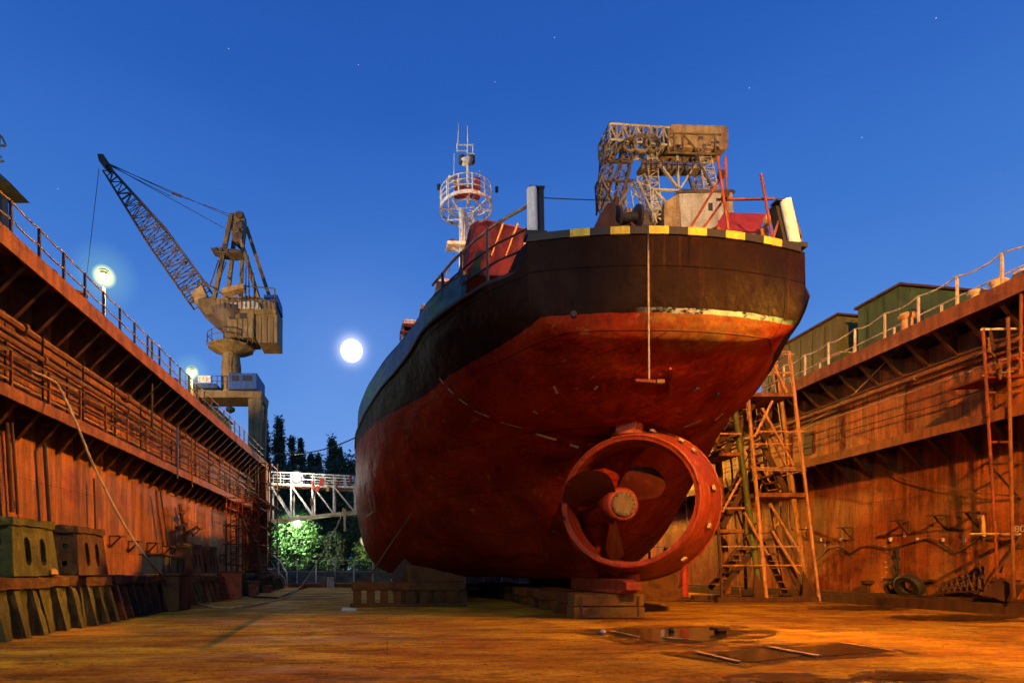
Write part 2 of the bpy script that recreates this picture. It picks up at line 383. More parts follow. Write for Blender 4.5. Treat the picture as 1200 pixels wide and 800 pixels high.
# hull paint: antifouling red below, near-black above the load line, mint reflection painted on the line
def hullmat():
    m, nt, b = newmat('hull_paint')
    p = pos(nt); so = sep(nt, p)
    a = noise(nt, p, .7, 8, .62); f = noise(nt, p, 9, 7, .65)
    st = noise(nt, pos(nt,(2.6,2.6,.3)), 1.5, 7, .65)
    red = ramp(nt, a, [(.3,(.10,.007,.003)),(.5,(.20,.016,.004)),(.72,(.29,.038,.007))])
    red = mix(nt, math_(nt,'MULTIPLY', ramp(nt, st, [(.5,(0,0,0)),(.7,(1,1,1))]), .5), red, (.13,.022,.010))
    sc1 = noise(nt, pos(nt,(1,1,1),(9,1,4)), 2.4, 10, .75)
    red = mix(nt, ramp(nt, sc1, [(.60,(0,0,0)),(.66,(.6,.6,.6))]), red, (.35,.15,.055))
    blk = ramp(nt, a, [(.3,(.008,.004,.003)),(.7,(.020,.008,.004))])
    blk = mix(nt, math_(nt,'MULTIPLY', ramp(nt, st, [(.5,(0,0,0)),(.68,(1,1,1))]), .6), blk, (.024,.008,.003))
    # load line height: a little higher at the stern
    t = math_(nt,'MULTIPLY', math_(nt,'SUBTRACT', so[1], 11.2), .05); t = math_(nt,'MINIMUM', t, .25); t = math_(nt,'MAXIMUM', t, 0); up = math_(nt,'MINIMUM', math_(nt,'MAXIMUM', math_(nt,'MULTIPLY', math_(nt,'SUBTRACT', so[1], 14.0), .075), 0), .8); t = math_(nt,'SUBTRACT', t, up)
    line = math_(nt,'SUBTRACT', 6.40, t)
    line = math_(nt,'ADD', line, math_(nt,'MULTIPLY', math_(nt,'SUBTRACT', noise(nt,p,3,4), .5), .07))
    d = math_(nt,'SUBTRACT', so[2], line)
    fac = math_(nt,'GREATER_THAN', d, 0)
    c = mix(nt, fac, red, blk)
    # mint waterline reflection painted into the colour, only across the transom
    band = math_(nt,'LESS_THAN', math_(nt,'ABSOLUTE', math_(nt,'SUBTRACT', d, .045)), .05)
    aft = math_(nt,'LESS_THAN', so[1], 11.35)
    sn = noise(nt, pos(nt,(1,1,2)), 2.6, 9, .7)
    sx = math_(nt,'MULTIPLY', math_(nt,'SUBTRACT', 1.0, math_(nt,'ABSOLUTE', math_(nt,'MULTIPLY', math_(nt,'SUBTRACT', so[0], 6.9), .52))), 1.8)
    fs = math_(nt,'MULTIPLY', math_(nt,'MULTIPLY', band, aft), math_(nt,'MULTIPLY', ramp(nt, sn, [(.42,(0,0,0)),(.50,(1,1,1))]), math_(nt,'MAXIMUM', sx, 0)))
    fs = math_(nt,'MINIMUM', fs, 1.0)
    c = mix(nt, fs, c, ramp(nt, noise(nt,p,1.3,3), [(.4,(.33,.36,.36)),(.56,(.25,.50,.32))]))
    # broad olive highlight of lamp light, painted into the counter colour
    px = math_(nt,'MULTIPLY', math_(nt,'SUBTRACT', so[0], 6.6), .62); pz = math_(nt,'MULTIPLY', math_(nt,'SUBTRACT', so[2], 6.22), 3.0)
    rr = math_(nt,'SQRT', math_(nt,'ADD', math_(nt,'MULTIPLY',px,px), math_(nt,'MULTIPLY',pz,pz)))
    pf = math_(nt,'MULTIPLY', math_(nt,'SUBTRACT', 1.15, math_(nt,'ADD', rr, math_(nt,'MULTIPLY', math_(nt,'SUBTRACT', sc1, .5), 1.3))), 1.6)
    pf = math_(nt,'MINIMUM', math_(nt,'MAXIMUM', pf, 0), .6)
    pf = math_(nt,'MULTIPLY', pf, math_(nt,'MULTIPLY', math_(nt,'SUBTRACT', 1.0, fac), math_(nt,'LESS_THAN', so[1], 12.2)))
    c = mix(nt, pf, c, ramp(nt, noise(nt,pos(nt,(1,1,2)),1.1,8,.7), [(.4,(.20,.06,.015)),(.55,(.22,.15,.035)),(.65,(.14,.17,.06))]))
    br = N(nt,'ShaderNodeTexBrick'); cb = N(nt,'ShaderNodeCombineXYZ')
    nt.links.new(math_(nt,'ADD', so[1], math_(nt,'MULTIPLY', so[0], .55)), cb.inputs[0]); nt.links.new(so[2], cb.inputs[1]); nt.links.new(cb.outputs[0], br.inputs['Vector'])
    br.inputs['Scale'].default_value = 1.0; br.inputs['Brick Width'].default_value = 3.1; br.inputs['Row Height'].default_value = 1.22
    br.inputs['Mortar Size'].default_value = .014; br.inputs['Mortar Smooth'].default_value = .7
    br.inputs['Color1'].default_value = (1,1,1,1); br.inputs['Color2'].default_value = (.8,.8,.8,1); br.inputs['Mortar'].default_value = (.35,.32,.3,1)
    c = mix(nt, .75, c, br.outputs['Color'], 'MULTIPLY')
    chip = noise(nt, pos(nt,(1,1,1.4),(41,3,8)), 5.5, 10, .8)
    c = mix(nt, math_(nt,'MULTIPLY', ramp(nt, chip, [(.66,(0,0,0)),(.70,(1,1,1))]), .6), c, (.20,.07,.02))
    run = noise(nt, pos(nt,(5,5,.22),(4,4,4)), 1.0, 5, .6)
    c = mix(nt, math_(nt,'MULTIPLY', ramp(nt, run, [(.60,(0,0,0)),(.70,(1,1,1))]), .18), c, (.16,.05,.012))
    c = mix(nt, .55, c, ramp(nt, f, [(.3,(.4,.4,.4)),(.7,(1.3,1.3,1.3))]), 'MULTIPLY')
    nt.links.new(c, b.inputs['Base Color'])
    nt.links.new(ramp(nt, f, [(.3,(.5,.5,.5)),(.7,(.7,.7,.7))]), b.inputs['Roughness'])
    b.inputs['Specular IOR Level'].default_value = .06
    dent = noise(nt, pos(nt,(1,.8,1)), 1.5, 3, .5)
    bump(nt, b, math_(nt,'ADD', math_(nt,'MULTIPLY', br.outputs['Fac'], .35), math_(nt,'ADD', math_(nt,'MULTIPLY',dent,2.6), math_(nt,'MULTIPLY',f,.16))), .9, .06)
    return m
M['hull'] = hullmat()
M['nozzle'] = rusty('nozzle_paint', (.27,.036,.010), (.13,.018,.007), (.36,.12,.035), 2.3, .6, bs=.4)
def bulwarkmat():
    m, nt, b = newmat('bulwark_paint_lit_green')
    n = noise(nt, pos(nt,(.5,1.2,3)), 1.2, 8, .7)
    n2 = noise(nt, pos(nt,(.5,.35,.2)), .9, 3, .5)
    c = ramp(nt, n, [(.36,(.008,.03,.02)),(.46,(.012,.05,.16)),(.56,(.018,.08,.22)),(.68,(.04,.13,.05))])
    g = ramp(nt, n, [(.36,(.015,.04,.02)),(.5,(.03,.11,.055)),(.62,(.06,.17,.07))])  # green lamp light on the blue bulwark, put into the colour as patches
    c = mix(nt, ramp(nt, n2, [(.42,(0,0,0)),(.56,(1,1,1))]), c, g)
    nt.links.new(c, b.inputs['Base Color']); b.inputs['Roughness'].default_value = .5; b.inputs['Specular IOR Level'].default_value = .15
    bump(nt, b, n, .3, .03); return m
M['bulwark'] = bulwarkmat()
# ============================================================ SETTING
w = bpy.data.worlds.new('World'); sc.world = w; w.use_nodes = True
nt = w.node_tree; bg = nt.nodes['Background']
sky = N(nt,'ShaderNodeTexSky'); sky.sky_type = 'NISHITA'; sky.sun_disc = False
sky.sun_elevation = R(2.0); sky.sun_rotation = R(-6); sky.altitude = 50; sky.ozone_density = 6
tc = N(nt,'ShaderNodeTexCoord'); so = sep(nt, tc.outputs['Generated'])
grad = ramp(nt, so[2], [(0.0,(.20,.40,.78)),(.12,(.175,.36,.80)),(.30,(.094,.262,.72)),(.48,(.046,.178,.61)),(.66,(.020,.105,.47)),(1.0,(.008,.05,.26))])
# glow round the moon, painted into the sky colour
MD = ray(412, 410).normalized()
dp = N(nt,'ShaderNodeVectorMath', operation='DOT_PRODUCT'); nt.links.new(tc.outputs['Generated'], dp.inputs[0]); dp.inputs[1].default_value = tuple(MD)
ang = math_(nt,'SUBTRACT', 1.0, dp.outputs['Value'])
halo = math_(nt,'ADD', math_(nt,'MULTIPLY', math_(nt,'EXPONENT', math_(nt,'MULTIPLY', ang, -6500.0)), 1.3),
                      math_(nt,'MULTIPLY', math_(nt,'EXPONENT', math_(nt,'MULTIPLY', ang, -110.0)), .035))
hc = N(nt,'ShaderNodeVectorMath', operation='SCALE'); hc.inputs[0].default_value = (1,.95,1.0); nt.links.new(halo, hc.inputs['Scale'])
mp_ = N(nt,'ShaderNodeMapping'); mp_.inputs['Scale'].default_value = (1,1,3.2); nt.links.new(tc.outputs['Generated'], mp_.inputs[0])
thin = noise(nt, mp_.outputs[0], 2.2, 7, .55, .3)
grad = mix(nt, 1.0, grad, ramp(nt, thin, [(.3,(.95,.96,.97)),(.7,(1.09,1.06,1.03))]), 'MULTIPLY')
c1 = mix(nt, 1.0, grad, hc.outputs[0], 'ADD')
sk = N(nt,'ShaderNodeVectorMath', operation='SCALE'); nt.links.new(sky.outputs[0], sk.inputs[0]); sk.inputs['Scale'].default_value = .004
c2 = mix(nt, 1.0, c1, sk.outputs[0], 'ADD')
nt.links.new(c2, bg.inputs[0]); bg.inputs[1].default_value = 1.0

mb = MB(); mb.lathe([(16.5*math.sin(a*PI/20)+.001,-16.5*math.cos(a*PI/20)) for a in range(21)], MD*900, (0,0,1), 32)
tag(mb.build('moon', glow('moon_light', (1,.98,.94), 2.2), None, True), 'bright full moon low in the blue dusk sky', 'moon')
STAR = glow('star_light', (.75,.82,1), .55)
for px_,py_ in ((878,102),(650,43),(268,56),(68,220),(580,95),(1097,20),(1010,160),(420,75)):
    tag(MB().lathe([(.02,-.6),(.6,0),(.02,.6)], ray(px_,py_).normalized()*930, (0,0,1), 8).build('star', STAR), 'faint tiny star high in the dusk sky', 'star', 'faint stars in the sky')
sun = bpy.data.lights.new('moonlight','SUN'); sun.energy = .12; sun.angle = R(.5); sun.color = (1,.93,.82)
so_ = bpy.data.objects.new('moonlight', sun); col.objects.link(so_); so_.rotation_euler = (-MD).to_track_quat('-Z','Y').to_euler()

XL, XR, Y0, Y1, TOP, GAL = -9.5, 17.2, -16.0, 39.6, 8.7, 5.45
mb = MB(); mb.boxmm(-700,700,-400,1100,-1.3,-.9)
tag(mb.build('yard_ground', M['ground']), kind='structure')
mb = MB(); mb.boxmm(-14,22,Y0,40.2,-.7,0)
tag(mb.build('dock_floor', M['floor']), kind='structure')
mb = MB(); mb.boxmm(-60,60,42.0,260,-.9,-.15)
tag(mb.build('quay_ground', M['ground']), kind='structure')
# raised lit edge at the dock's far end
mb = MB(); mb.boxmm(-9.4,17.1,39.3,40.0,.0,.28)
tag(mb.build('dock_end_sill', M['rust']), 'low rusty sill across the far end of the dock floor', 'sill')

# --- dock walls
def gusset(mb, X, sgn, y, ztop, over, depth, small=.16):
    """triangular bracket below a ledge; sgn=+1 when the ledge reaches towards +X"""
    e = X+sgn*over
    p = [(0,0),(sgn*(over-.06),0),(sgn*(over-.06),-small),(sgn*.10,-depth),(0,-depth)]
    hc_ = (sgn*over*.36, -depth*.34); r = over*.13
    hole = [(hc_[0]+r*math.cos(a*PI/5), hc_[1]+r*.75*math.sin(a*PI/5)) for a in range(10)]
    Mx = Matrix(((1,0,0,X),(0,0,1,y),(0,1,0,ztop),(0,0,0,1)))
    mb.plate(p, [hole], Mx, .018)
    a = Vector((X+sgn*(over-.06), y, ztop-small)); b_ = Vector((X+sgn*.06, y, ztop-depth-.02))
    mb.bar(a, b_, .10, .016, up=(0,1,0)) if False else mb.bar(a, b_, .11, .02)
def dock_wall(side):
    sgn = 1 if side == 'l' else -1
    X = XL if side == 'l' else XR
    out = X - sgn*4.6
    wm = M['wall_l'] if side == 'l' else M['wall']
    overT, overG = (1.06,.70) if side == 'l' else (.9,.85)
    lab = 'tall rusty steel dock wall on the left, with pipes along its upper walkway' if side == 'l' else 'tall rusty steel dock wall on the right, marked with white frame numbers'
    t = root('dock_wall', lab, 'dock wall', (X,Y0,0))
    mb = MB(); mb.boxmm(min(X,out),max(X,out),Y0,Y1,.001,TOP-.45); mb.build('wall_plate', wm, t)
    xa, xb = sorted((out, X+sgn*overT))
    mb = MB(); mb.boxmm(xa,xb,Y0,Y1+.02,TOP-.05,TOP)
    # fascia
    f0, f1 = sorted((X+sgn*(overT-.03), X+sgn*(overT+.03)))
    mb.boxmm(f0,f1,Y0,Y1+.03,TOP-.34,TOP+.10)
    mb.build('deck_edge', M['rust'], t)
    xa, xb = sorted((X+sgn*.002, X+sgn*overG))
    mb = MB(); mb.boxmm(xa,xb,Y0,Y1,GAL-.04,GAL)
    f0, f1 = sorted((X+sgn*(overG-.02), X+sgn*(overG+.04)))
    mb.boxmm(f0,f1,Y0,Y1+.01,GAL-.24,GAL+.06)
    mb.build('walkway_ledge', M['rust'], t)
    y = 8.3
    while y < Y1-.3:
        mb = MB(); gusset(mb, X, sgn, y, TOP-.052, overT, 1.15 if side=='l' else .95, .18)
        mb.build('bracket', M['gusset'], t)
        mb = MB(); gusset(mb, X, sgn, y+.2, GAL-.042, overG, .85 if side=='l' else .9)
        mb.build('bracket', M['gusset'], t)
        y += .88
    # vertical stiffeners and seams between the ledges
    y = 9.0
    mb = MB()
    while y < Y1:
        x0,x1 = sorted((X, X+sgn*.035)); mb.boxmm(x0,x1,y,y+.05,GAL+.07,TOP-1.2); y += 2.64
    mb.build('stiffener', M['gusset'], t)
    return t
WL = dock_wall('l'); WR = dock_wall('r')

# pipes
def wall_pipe(parent, X, z, r, m, sag=0, y0=Y0+2, y1=Y1-1, flange=0):
    mb = MB(); pts = []; n = 30
    for i in range(n+1):
        y = y0+(y1-y0)*i/n; pts.append((X, y, z + (sag*math.sin(i*2.1) if sag else 0)))
    mb.tube(pts, r, 7)
    if flange:
        y = y0+1
        while y < y1: mb.cyl((X,y,z),(X,y+.1,z),r*1.7,None,10); y += flange
    mb.build('pipe', m, parent, True)
for x,z,r,m,s,fl in ((-9.22,7.32,.10,'pipe',0,5.5),(-9.2,7.02,.055,'pipe',0,0),(-9.15,6.80,.075,'pipe',0,4.7),(-9.2,6.55,.035,'pipe_pale',.01,0),
                (-9.1,6.33,.03,'rust_dk',.02,0),(-9.22,6.1,.045,'pipe',0,3.8),(-9.3,5.9,.025,'pipe_pale',.01,0),(-9.3,5.72,.05,'rust_dk',0,0)):
    wall_pipe(WL, x, z, r, M[m], s, flange=fl)
for x,z,r,m,s,fl in ((16.95,7.55,.05,'rust_dk',0,0),(16.95,7.38,.05,'pipe',0,4.2),(16.85,6.95,.02,'pipe_pale',.01,0),(17.0,6.35,.018,'rust_dk',.03,0)):
    wall_pipe(WR, x, z, r, M[m], s, flange=fl)
# pipe hangers and vertical conduits on the left wall
y = 9.4
while y < 39:
    mb = MB(); mb.bar((-9.12,y,5.5),(-9.12,y,7.5),.05,.03); mb.bar((-9.45,y,7.45),(-9.05,y,7.45),.05); mb.bar((-9.45,y,6.2),(-9.05,y,6.2),.04)
    mb.build('pipe_hanger', M['rust_dk'], WL); y += 1.93
# draft scale / patches: numbers on right wall
def text(s, size, Mx, mat, name, parent=None, ext=.004):
    cu = bpy.data.curves.new('tmp','FONT'); cu.body = s; cu.size = size; cu.extrude = ext; cu.align_x = 'CENTER'
    ob = bpy.data.objects.new('tmp', cu); col.objects.link(ob); bpy.context.view_layer.update()
    me = bpy.data.meshes.new_from_object(ob)
    mb = MB(); mb.add([Mx@v.co for v in me.vertices], [tuple(p.vertices) for p in me.polygons])
    bpy.data.objects.remove(ob); bpy.data.curves.remove(cu); bpy.data.meshes.remove(me)
    return mb.build(name, mat, parent)
def on_right(px, py, dx=.012):
    p = PXW(px, py, XR-dx)
    return Matrix(((0,0,-1,p.x),(-1,0,0,p.y),(0,1,0,p.z),(0,0,0,1)))
for s_,px,py,sz in (('80',1195,623,.26),('1',967,640,.2),('10',1043,633,.18),('11',1043,624,.12),('6',1060,629,.2)):
    text(s_, sz, on_right(px,py), M['zinc'], 'frame_number', WR)
# small white stencil rows near ladder recess
for k in range(9):
    p = PXW(1034+random.uniform(-2,10), 640+k*6, XR-.01); mb = MB(); mb.box(p,(.012,.10,.03)); mb.build('stencil_mark', M['zinc'], WR)
# dark opening on right wall (small window between ledges) and the ladder recess
for (px0,px1,py0,py1) in ((942,952,508,531),):
    a = PXW(px0,py0,XR-.02); b_ = PXW(px1,py1,XR-.02); mb = MB(); mb.boxmm(XR-.03,XR+.0,b_.y,a.y,b_.z,a.z); mb.build('opening', M['black'], WR)
mb = MB()
for (a,b_) in (((1051,642),(1051,672)),((1036,678),(1051,678)),((1051,672),(1048,680)),((1049,648),(1053,655)),((1047,662),(1053,668))):
    mb.bar(PXW(*a,XR-.05), PXW(*b_,XR-.05), .09, .06)
mb.build('wall_fitting', M['black'], WR)
# base ledge of right wall
mb = MB(); mb.boxmm(16.55,17.195,Y0,Y1-.1,.0,.32); mb.boxmm(16.75,17.19,Y0,Y1-.1,.325,.42)
mb.build('base_ledge', M['rust_dk'], WR)
# small hinged wall brackets (folding supports)
def tri_bracket(mb, base, d, L=.55, h=.5):
    base = Vector(base); d = Vector(d)
    a = base; b_ = base+d*L; c_ = base-Vector((0,0,h))
    mb.bar(a,b_,.07,.05); mb.bar(c_,b_,.05,.04); mb.bar(a,c_,.05,.05)
    mb.bar(b_-Vector((0,.22,0)), b_+Vector((0,.22,0)), .08,.04)
for px,py in ((1000,618),(1065,610),(1148,600),(945,620),(1110,604)):
    mb = MB(); p = PXW(px,py,XR); tri_bracket(mb, p, (-1,0,0), .45, .45); mb.build('fold_bracket', M['rust_dk'], WR)
for px,py in ((128,628),(150,634),(172,636),(190,640),(200,640),(214,641),(225,619),(258,650)):
    mb = MB(); p = PXW(px,py,XL); tri_bracket(mb, p, (1,0,0), .4, .4); mb.build('fold_bracket', M['rust_dk'], WL)
# cable festoon low on the right wall
pts = []
for px,py in ((955,655),(962,652),(972,642),(985,641),(997,648),(1010,640),(1025,639),(1040,643),(1060,638),(1075,633),(1090,630),(1105,638),(1120,648),(1135,640),(1150,628),(1170,632),(1200,640)):
    pts.append(PXW(px,py,XR-.06))
mb = MB(); mb.tube(pts,.022,6); mb.build('cable', M['cable'], WR, True)
for px in (962,985,1043,1075,1105,1130):
    mb = MB(); p = PXW(px,632,XR-.04); mb.box(p,(.05,.05,.12)); mb.build('cable_hook', M['zinc'], WR)
# long diagonal cables across the right wall
tag(MB().tube([PXW(*q,XR-.25) for q in ((940,500),(965,486),(1000,462),(1030,432),(1055,405),(1071,383))],.022,6).build('mooring_wire', M['pipe_pale'],None,True),
    'pale wire running up the right dock wall to the bollard on its top edge', 'wire')
tag(MB().tube([PXW(*q,XR-.12) for q in ((968,505),(1010,522),(1035,548),(1060,560),(1100,571),(1140,577),(1200,582))],.014,5).build('hanging_wire', M['pipe'],None,True),
    'thin sagging wire hung across the lower right dock wall', 'wire')
# vertical pipes on the left wall lower part
for (a,b_,r,m) in (((8,495),(14,600),.05,'rust_dk'),((14,495),(21,602),.035,'rust_dk'),((52,520),(58,612),.05,'black'),((110,560),(112,620),.03,'rust_dk'),
                   ((183,575),(192,640),.05,'rust'),((188,575),(197,640),.03,'rust_dk'),((211,590),(219,642),.09,'pipe')):
    mb = MB(); pa = PXW(*a,XL+.25); pb = PXW(*b_,XL+.25); mb.cyl(pa,pb,r,None,8); mb.build('down_pipe', M[m], WL, True)
mb = MB(); 
for a,b_ in (((206,618),(219,614)),((219,624),(231,617)),((211,602),(216,600))): mb.bar(PXW(*a,XL+.3),PXW(*b_,XL+.3),.12,.1)
mb.build('pipe_bracket', M['rust_dk'], WL)
# upper downcomers crossing both ledges
for px,y0_,y1_,m in ((178,400,500,'black'),(208,500,560,'blue'),(225,515,570,'pipe')):
    mb = MB(); pa = PXW(px,y0_,-8.75); pb = Vector((pa.x,pa.y,PXW(px,y1_,-8.75).z)); mb.cyl(pa,pb,.045,None,8); mb.build('down_pipe', M[m], WL, True)

# --- railings on top of the walls
def railing(label, cat, X, ys, h, matp, matr, rails, sag=0.0, r=.024, zb=TOP, group=None, lean=0):
    t = root('railing', label, cat, (X, ys[0], zb), None, )
    for y in ys:
        mb = MB(); mb.bar((X,y,zb),(X+lean,y,zb+h+random.uniform(-.02,.02)),.06,.05); mb.build('post', matp, t)
    for fr in rails:
        mb = MB(); pts = []
        for i in range(len(ys)-1):
            for k in range(4):
                tt = k/4; y = ys[i]+(ys[i+1]-ys[i])*tt
                pts.append((X+lean*fr, y, zb+h*fr - sag*4*tt*(1-tt)*random.uniform(.7,1.2)))
        pts.append((X+lean*fr, ys[-1], zb+h*fr)); mb.tube(pts, r, 6); mb.build('rail', matr, t, True)
    return t
railing('pale pipe handrail on dark posts along the top of the left dock wall','railing',-8.55,[9+1.02*i for i in range(30)],.92,M['rail_dk'],M['pipe_pale'],(1,.55),.04)
railing('rusty inner handrail set back on the left dock wall top','railing',-9.9,[10+2.1*i for i in range(14)],.95,M['rust_dk'],M['rust_dk'],(1,.5),.0)
railing('white handrail with drooping chain along the front edge of the right dock wall','railing',16.42,[8.9+1.15*i for i in range(27)],.98,M['whitegrn'],M['whitegrn'],(1,),.11)
railing('pale straight inner handrail set back on the right dock wall top','railing',17.3,[9.5+1.6*i for i in range(19)],.8,M['whitegrn'],M['whitegrn'],(1,),0)
railing('low rust-brown walkway handrail halfway up the left dock wall','railing',-8.85,[9.2+1.45*i for i in range(21)],.95,M['rust'],M['pipe'],(1,.52),.03,.022,GAL)

# bollards
def bollard(label, x, y, h, r, mat, pair=False, z=TOP+.0):
    t = root('bollard', label, 'bollard', (x,y,z))
    offs = (-.28,.28) if pair else (0,)
    for o in offs:
        mb = MB(); mb.lathe([(r*1.25,0),(r*1.25,.04),(r,.06),(r*.92,h*.72),(r*1.35,h*.82),(r*1.42,h*.93),(r*1.1,h)], (x,y+o,z), (0,0,1), 16)
        mb.build('bollard_post', mat, t, True)
    mb = MB(); mb.boxmm(x-r*1.6,x+r*1.6,y-r*1.6-(.28 if pair else 0),y+r*1.6+(.28 if pair else 0),z-.0,z+.035); mb.build('base_plate', M['rust'], t)
    return t
bollard('pale ochre mushroom bollard alone on the right dock wall edge', 16.75, 16.5, .78, .17, M['crane_y'])
bollard('twin cream bollards near the right end of the right wall top', 16.95, 14.3, .55, .15, M['crane_lt'], True)
bollard('dark twin bollards on the left wall top at the picture edge', -8.95, 14.1, .42, .13, M['rust_red'], True)
bollard('small flat-topped dark bollard between the two twin bollards on the left wall', -8.9, 15.2, .48, .10, M['rust_dk'])
bollard('tan barrel bollard on the left wall top before the lamp post', -8.9, 16.5, .55, .16, M['crane'])
bollard('small rusty bollard on the left wall top past the first lamp post', -8.9, 23.5, .5, .15, M['rust'])
t = root('scrap_bucket','dark steel tub lying by the rail at the right wall top','tub',(17.6,15.6,TOP))
mb = MB(); mb.lathe([(.3,0),(.38,.45),(.36,.47),(.27,.03)],(17.6,15.6,TOP),(0,0,1),14); mb.build('tub_body', M['black'], t, True)
mb = MB(); mb.tube([(17.6+.38*math.cos(a*.31),15.6,TOP+.45+.25*math.sin(a*.31)) for a in range(11)],.015,5); mb.build('handle', M['rust_dk'], t)
t = root('capstan','rusty drum capstan behind the chain rail, left of the scaffold','capstan',(17.4,13.7,TOP))
mb = MB(); mb.lathe([(.36,0),(.36,.1),(.2,.18),(.18,.45),(.3,.58),(.28,.66),(.1,.68)],(17.4,13.7,TOP),(0,0,1),18); mb.build('drum', M['crane_lt'], t, True)
mb = MB(); mb.boxmm(16.95,17.85,13.3,14.1,TOP,TOP+.05); mb.build('base_plate', M['rust_dk'], t)

# --- cabins on wall tops
def cabin(label, x0,x1,y0,y1,z0,z1,slope, mat, win=None, panel=None):
    t = root('deck_cabin', label, 'cabin', ((x0+x1)/2,(y0+y1)/2,z0))
    mb = MB(); mb.prism([(x0,y0,z0),(x1,y0,z0),(x1,y0,z1-slope),(x0,y0,z1)],(0,y1-y0,0)); mb.build('wall', mat, t)
    o = .10; mb = MB(); mb.prism([(x0-o,y0-o,z1+.003),(x1+o,y0-o,z1-slope+.003),(x1+o,y0-o,z1-slope+.085),(x0-o,y0-o,z1+.085)],(0,y1-y0+2*o,0)); mb.build('roof', M['rust_dk'], t)
    mb = MB()
    for k in range(1,int((y1-y0)/.7)+1):
        yy = y0+k*.7
        if yy < y1-.1: mb.boxmm(x0-.025,x0-.002,yy,yy+.04,z0,z1-.08)
    for xx,yy in ((x0,y0),): mb.boxmm(xx-.03,xx+.03,yy-.03,yy+.03,z0,z1-.02)
    mb.build('corner_strip', mat, t)
    if win:
        for (a0,a1,b0,b1) in win:
            f = MB().boxmm(a0-.05,a1+.05,y0-.05,y0-.002,b0-.05,b1+.05).build('window', mat, t); MB().boxmm(a0,a1,y0-.056,y0-.052,b0,b1).build('pane', M['panel'] if panel else M['black'], f)
    return t
M['panel'] = plain('pale_panel', (.55,.6,.62), .4)
cabin('tall green steel cabin on the right wall top, behind the chain rail', 19.0,22.0,19.0,20.8,TOP,11.75,.15, M['green'], [(19.4,19.9,10.2,10.9)])
cabin('long olive steel cabin on the right wall top nearest the ship', 19.0,21.6,21.8,26.5,TOP,11.95,.15, M['olive'], [(20.0,20.9,TOP+.9,TOP+1.5)], True)
cabin('small green cabin with windows at the far end of the left wall top', -12.3,-10.4,34.0,37.5,TOP,11.1,.1, M['green'], [(-11.9,-11.4,9.6,10.4),(-11.1,-10.7,9.6,10.4)], True)
t = root('duct_box','long low green duct beside the olive cabin on the right wall','duct',(18.4,22.2,TOP))
MB().boxmm(18.3,18.9,20.9,21.7,TOP,TOP+1.3).build('duct_body', M['green'], t); MB().boxmm(18.25,18.95,20.85,21.75,TOP+1.302,TOP+1.36).build('lid', M['crane_y'], t)

# --- lamp posts
def lamp_post(label, px, py, X, dia, k, at=None, arm=0, en=None):
    p = at or PXW(px, py, X); x,y,z = p
    t = root('lamp_post', label, 'lamp post', (x,y,TOP))
    mb = MB(); mb.cyl((x,y,TOP),(x,y,z-.06),.065,.045,10); mb.boxmm(x-.12,x+.12,y-.12,y+.12,TOP,TOP+.03); mb.build('pole', M['whitegrn'], t, True)
    mb = MB(); mb.lathe([(.05,.10),(.15,.05),(.17,0),(.1,-.01)],(x,y,z+.17),(0,0,1),16); mb.build('lamp_cover', M['rail_dk'], t, True)
    mb = MB(); mb.lathe([(.02,-.13),(.09,-.09),(.12,0),(.09,.09),(.02,.11)],(x,y,z-.02),(0,0,1),16); b_ = mb.build('bulb', glow('lamp_glow_%d'%k,(.93,1,.45),12), t, True)
    n = 24
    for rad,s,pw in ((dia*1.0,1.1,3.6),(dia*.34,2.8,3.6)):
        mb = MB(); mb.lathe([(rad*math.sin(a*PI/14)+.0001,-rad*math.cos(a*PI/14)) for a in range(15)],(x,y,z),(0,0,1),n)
        mb.build('lamp_glare', glare_ball('lamp_glare_mat',(.22,.42,.0) if rad>dia*.5 else (.9,1,.12), s*(.30 if rad>dia*.5 else .75), pw), t, True)  # lamp glare drawn as two emissive balls
    L = bpy.data.lights.new('lamp_light','SPOT' if en else 'POINT'); L.energy = en or 500; L.color = (.8,1,.5); L.shadow_soft_size = .2
    o = bpy.data.objects.new('lamp_light', L); col.objects.link(o); o.parent = t; o.location = (arm,0,z-.35-TOP)
    if en: L.spot_size = R(78); L.spot_blend = .7; o.rotation_euler = Vector((3.0,9.5,-11.5)).to_track_quat('-Z','Y').to_euler()
    return t
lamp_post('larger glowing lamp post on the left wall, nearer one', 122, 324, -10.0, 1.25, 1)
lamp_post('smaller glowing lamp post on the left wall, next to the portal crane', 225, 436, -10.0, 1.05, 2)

t = lamp_post('added unseen greenish lamp post on the left wall, lighting floor and blocks',0,0,0,1.0,3,at=Vector((-8.7,4.5,12.0)),en=2700)  # added lamp post, tints the left floor and blocks green
# sliver of another crane at the very left edge
t = root('yard_crane','brown crane platform poking in at the far left picture edge','crane',(-21,26,0))
def PQ(px,py,Y=26): return P(px,py,Y)
mb = MB(); mb.cyl((-21.5,26,-.9),(-21.5,26,20),.7,.6,14); mb.build('column', M['crane_dk'], t, True)
mb = MB(); a = PQ(-60,206); b_ = PQ(10,212); mb.prism([PQ(-60,203),PQ(-1,202),PQ(10,212),PQ(-60,213)],(0,1.5,0)); mb.build('platform', M['crane'], t)
mb = MB()
for q in (((-40,170),(2,160)),((2,160),(7,170)),((-40,171),(7,171)),((-40,190),(5,189)),((-30,186),(2,184)),((0,158),(-3,203)),((-12,150),(-12,204))): mb.cyl(PQ(*q[0]),PQ(*q[1]),.05,None,5)
mb.build('mast_frame', M['crane_lt'], t)
mb = MB(); mb.bar(PQ(1,231),PQ(2,264),.35,.4); mb.build('ladder_box', M['crane_dk'], t)
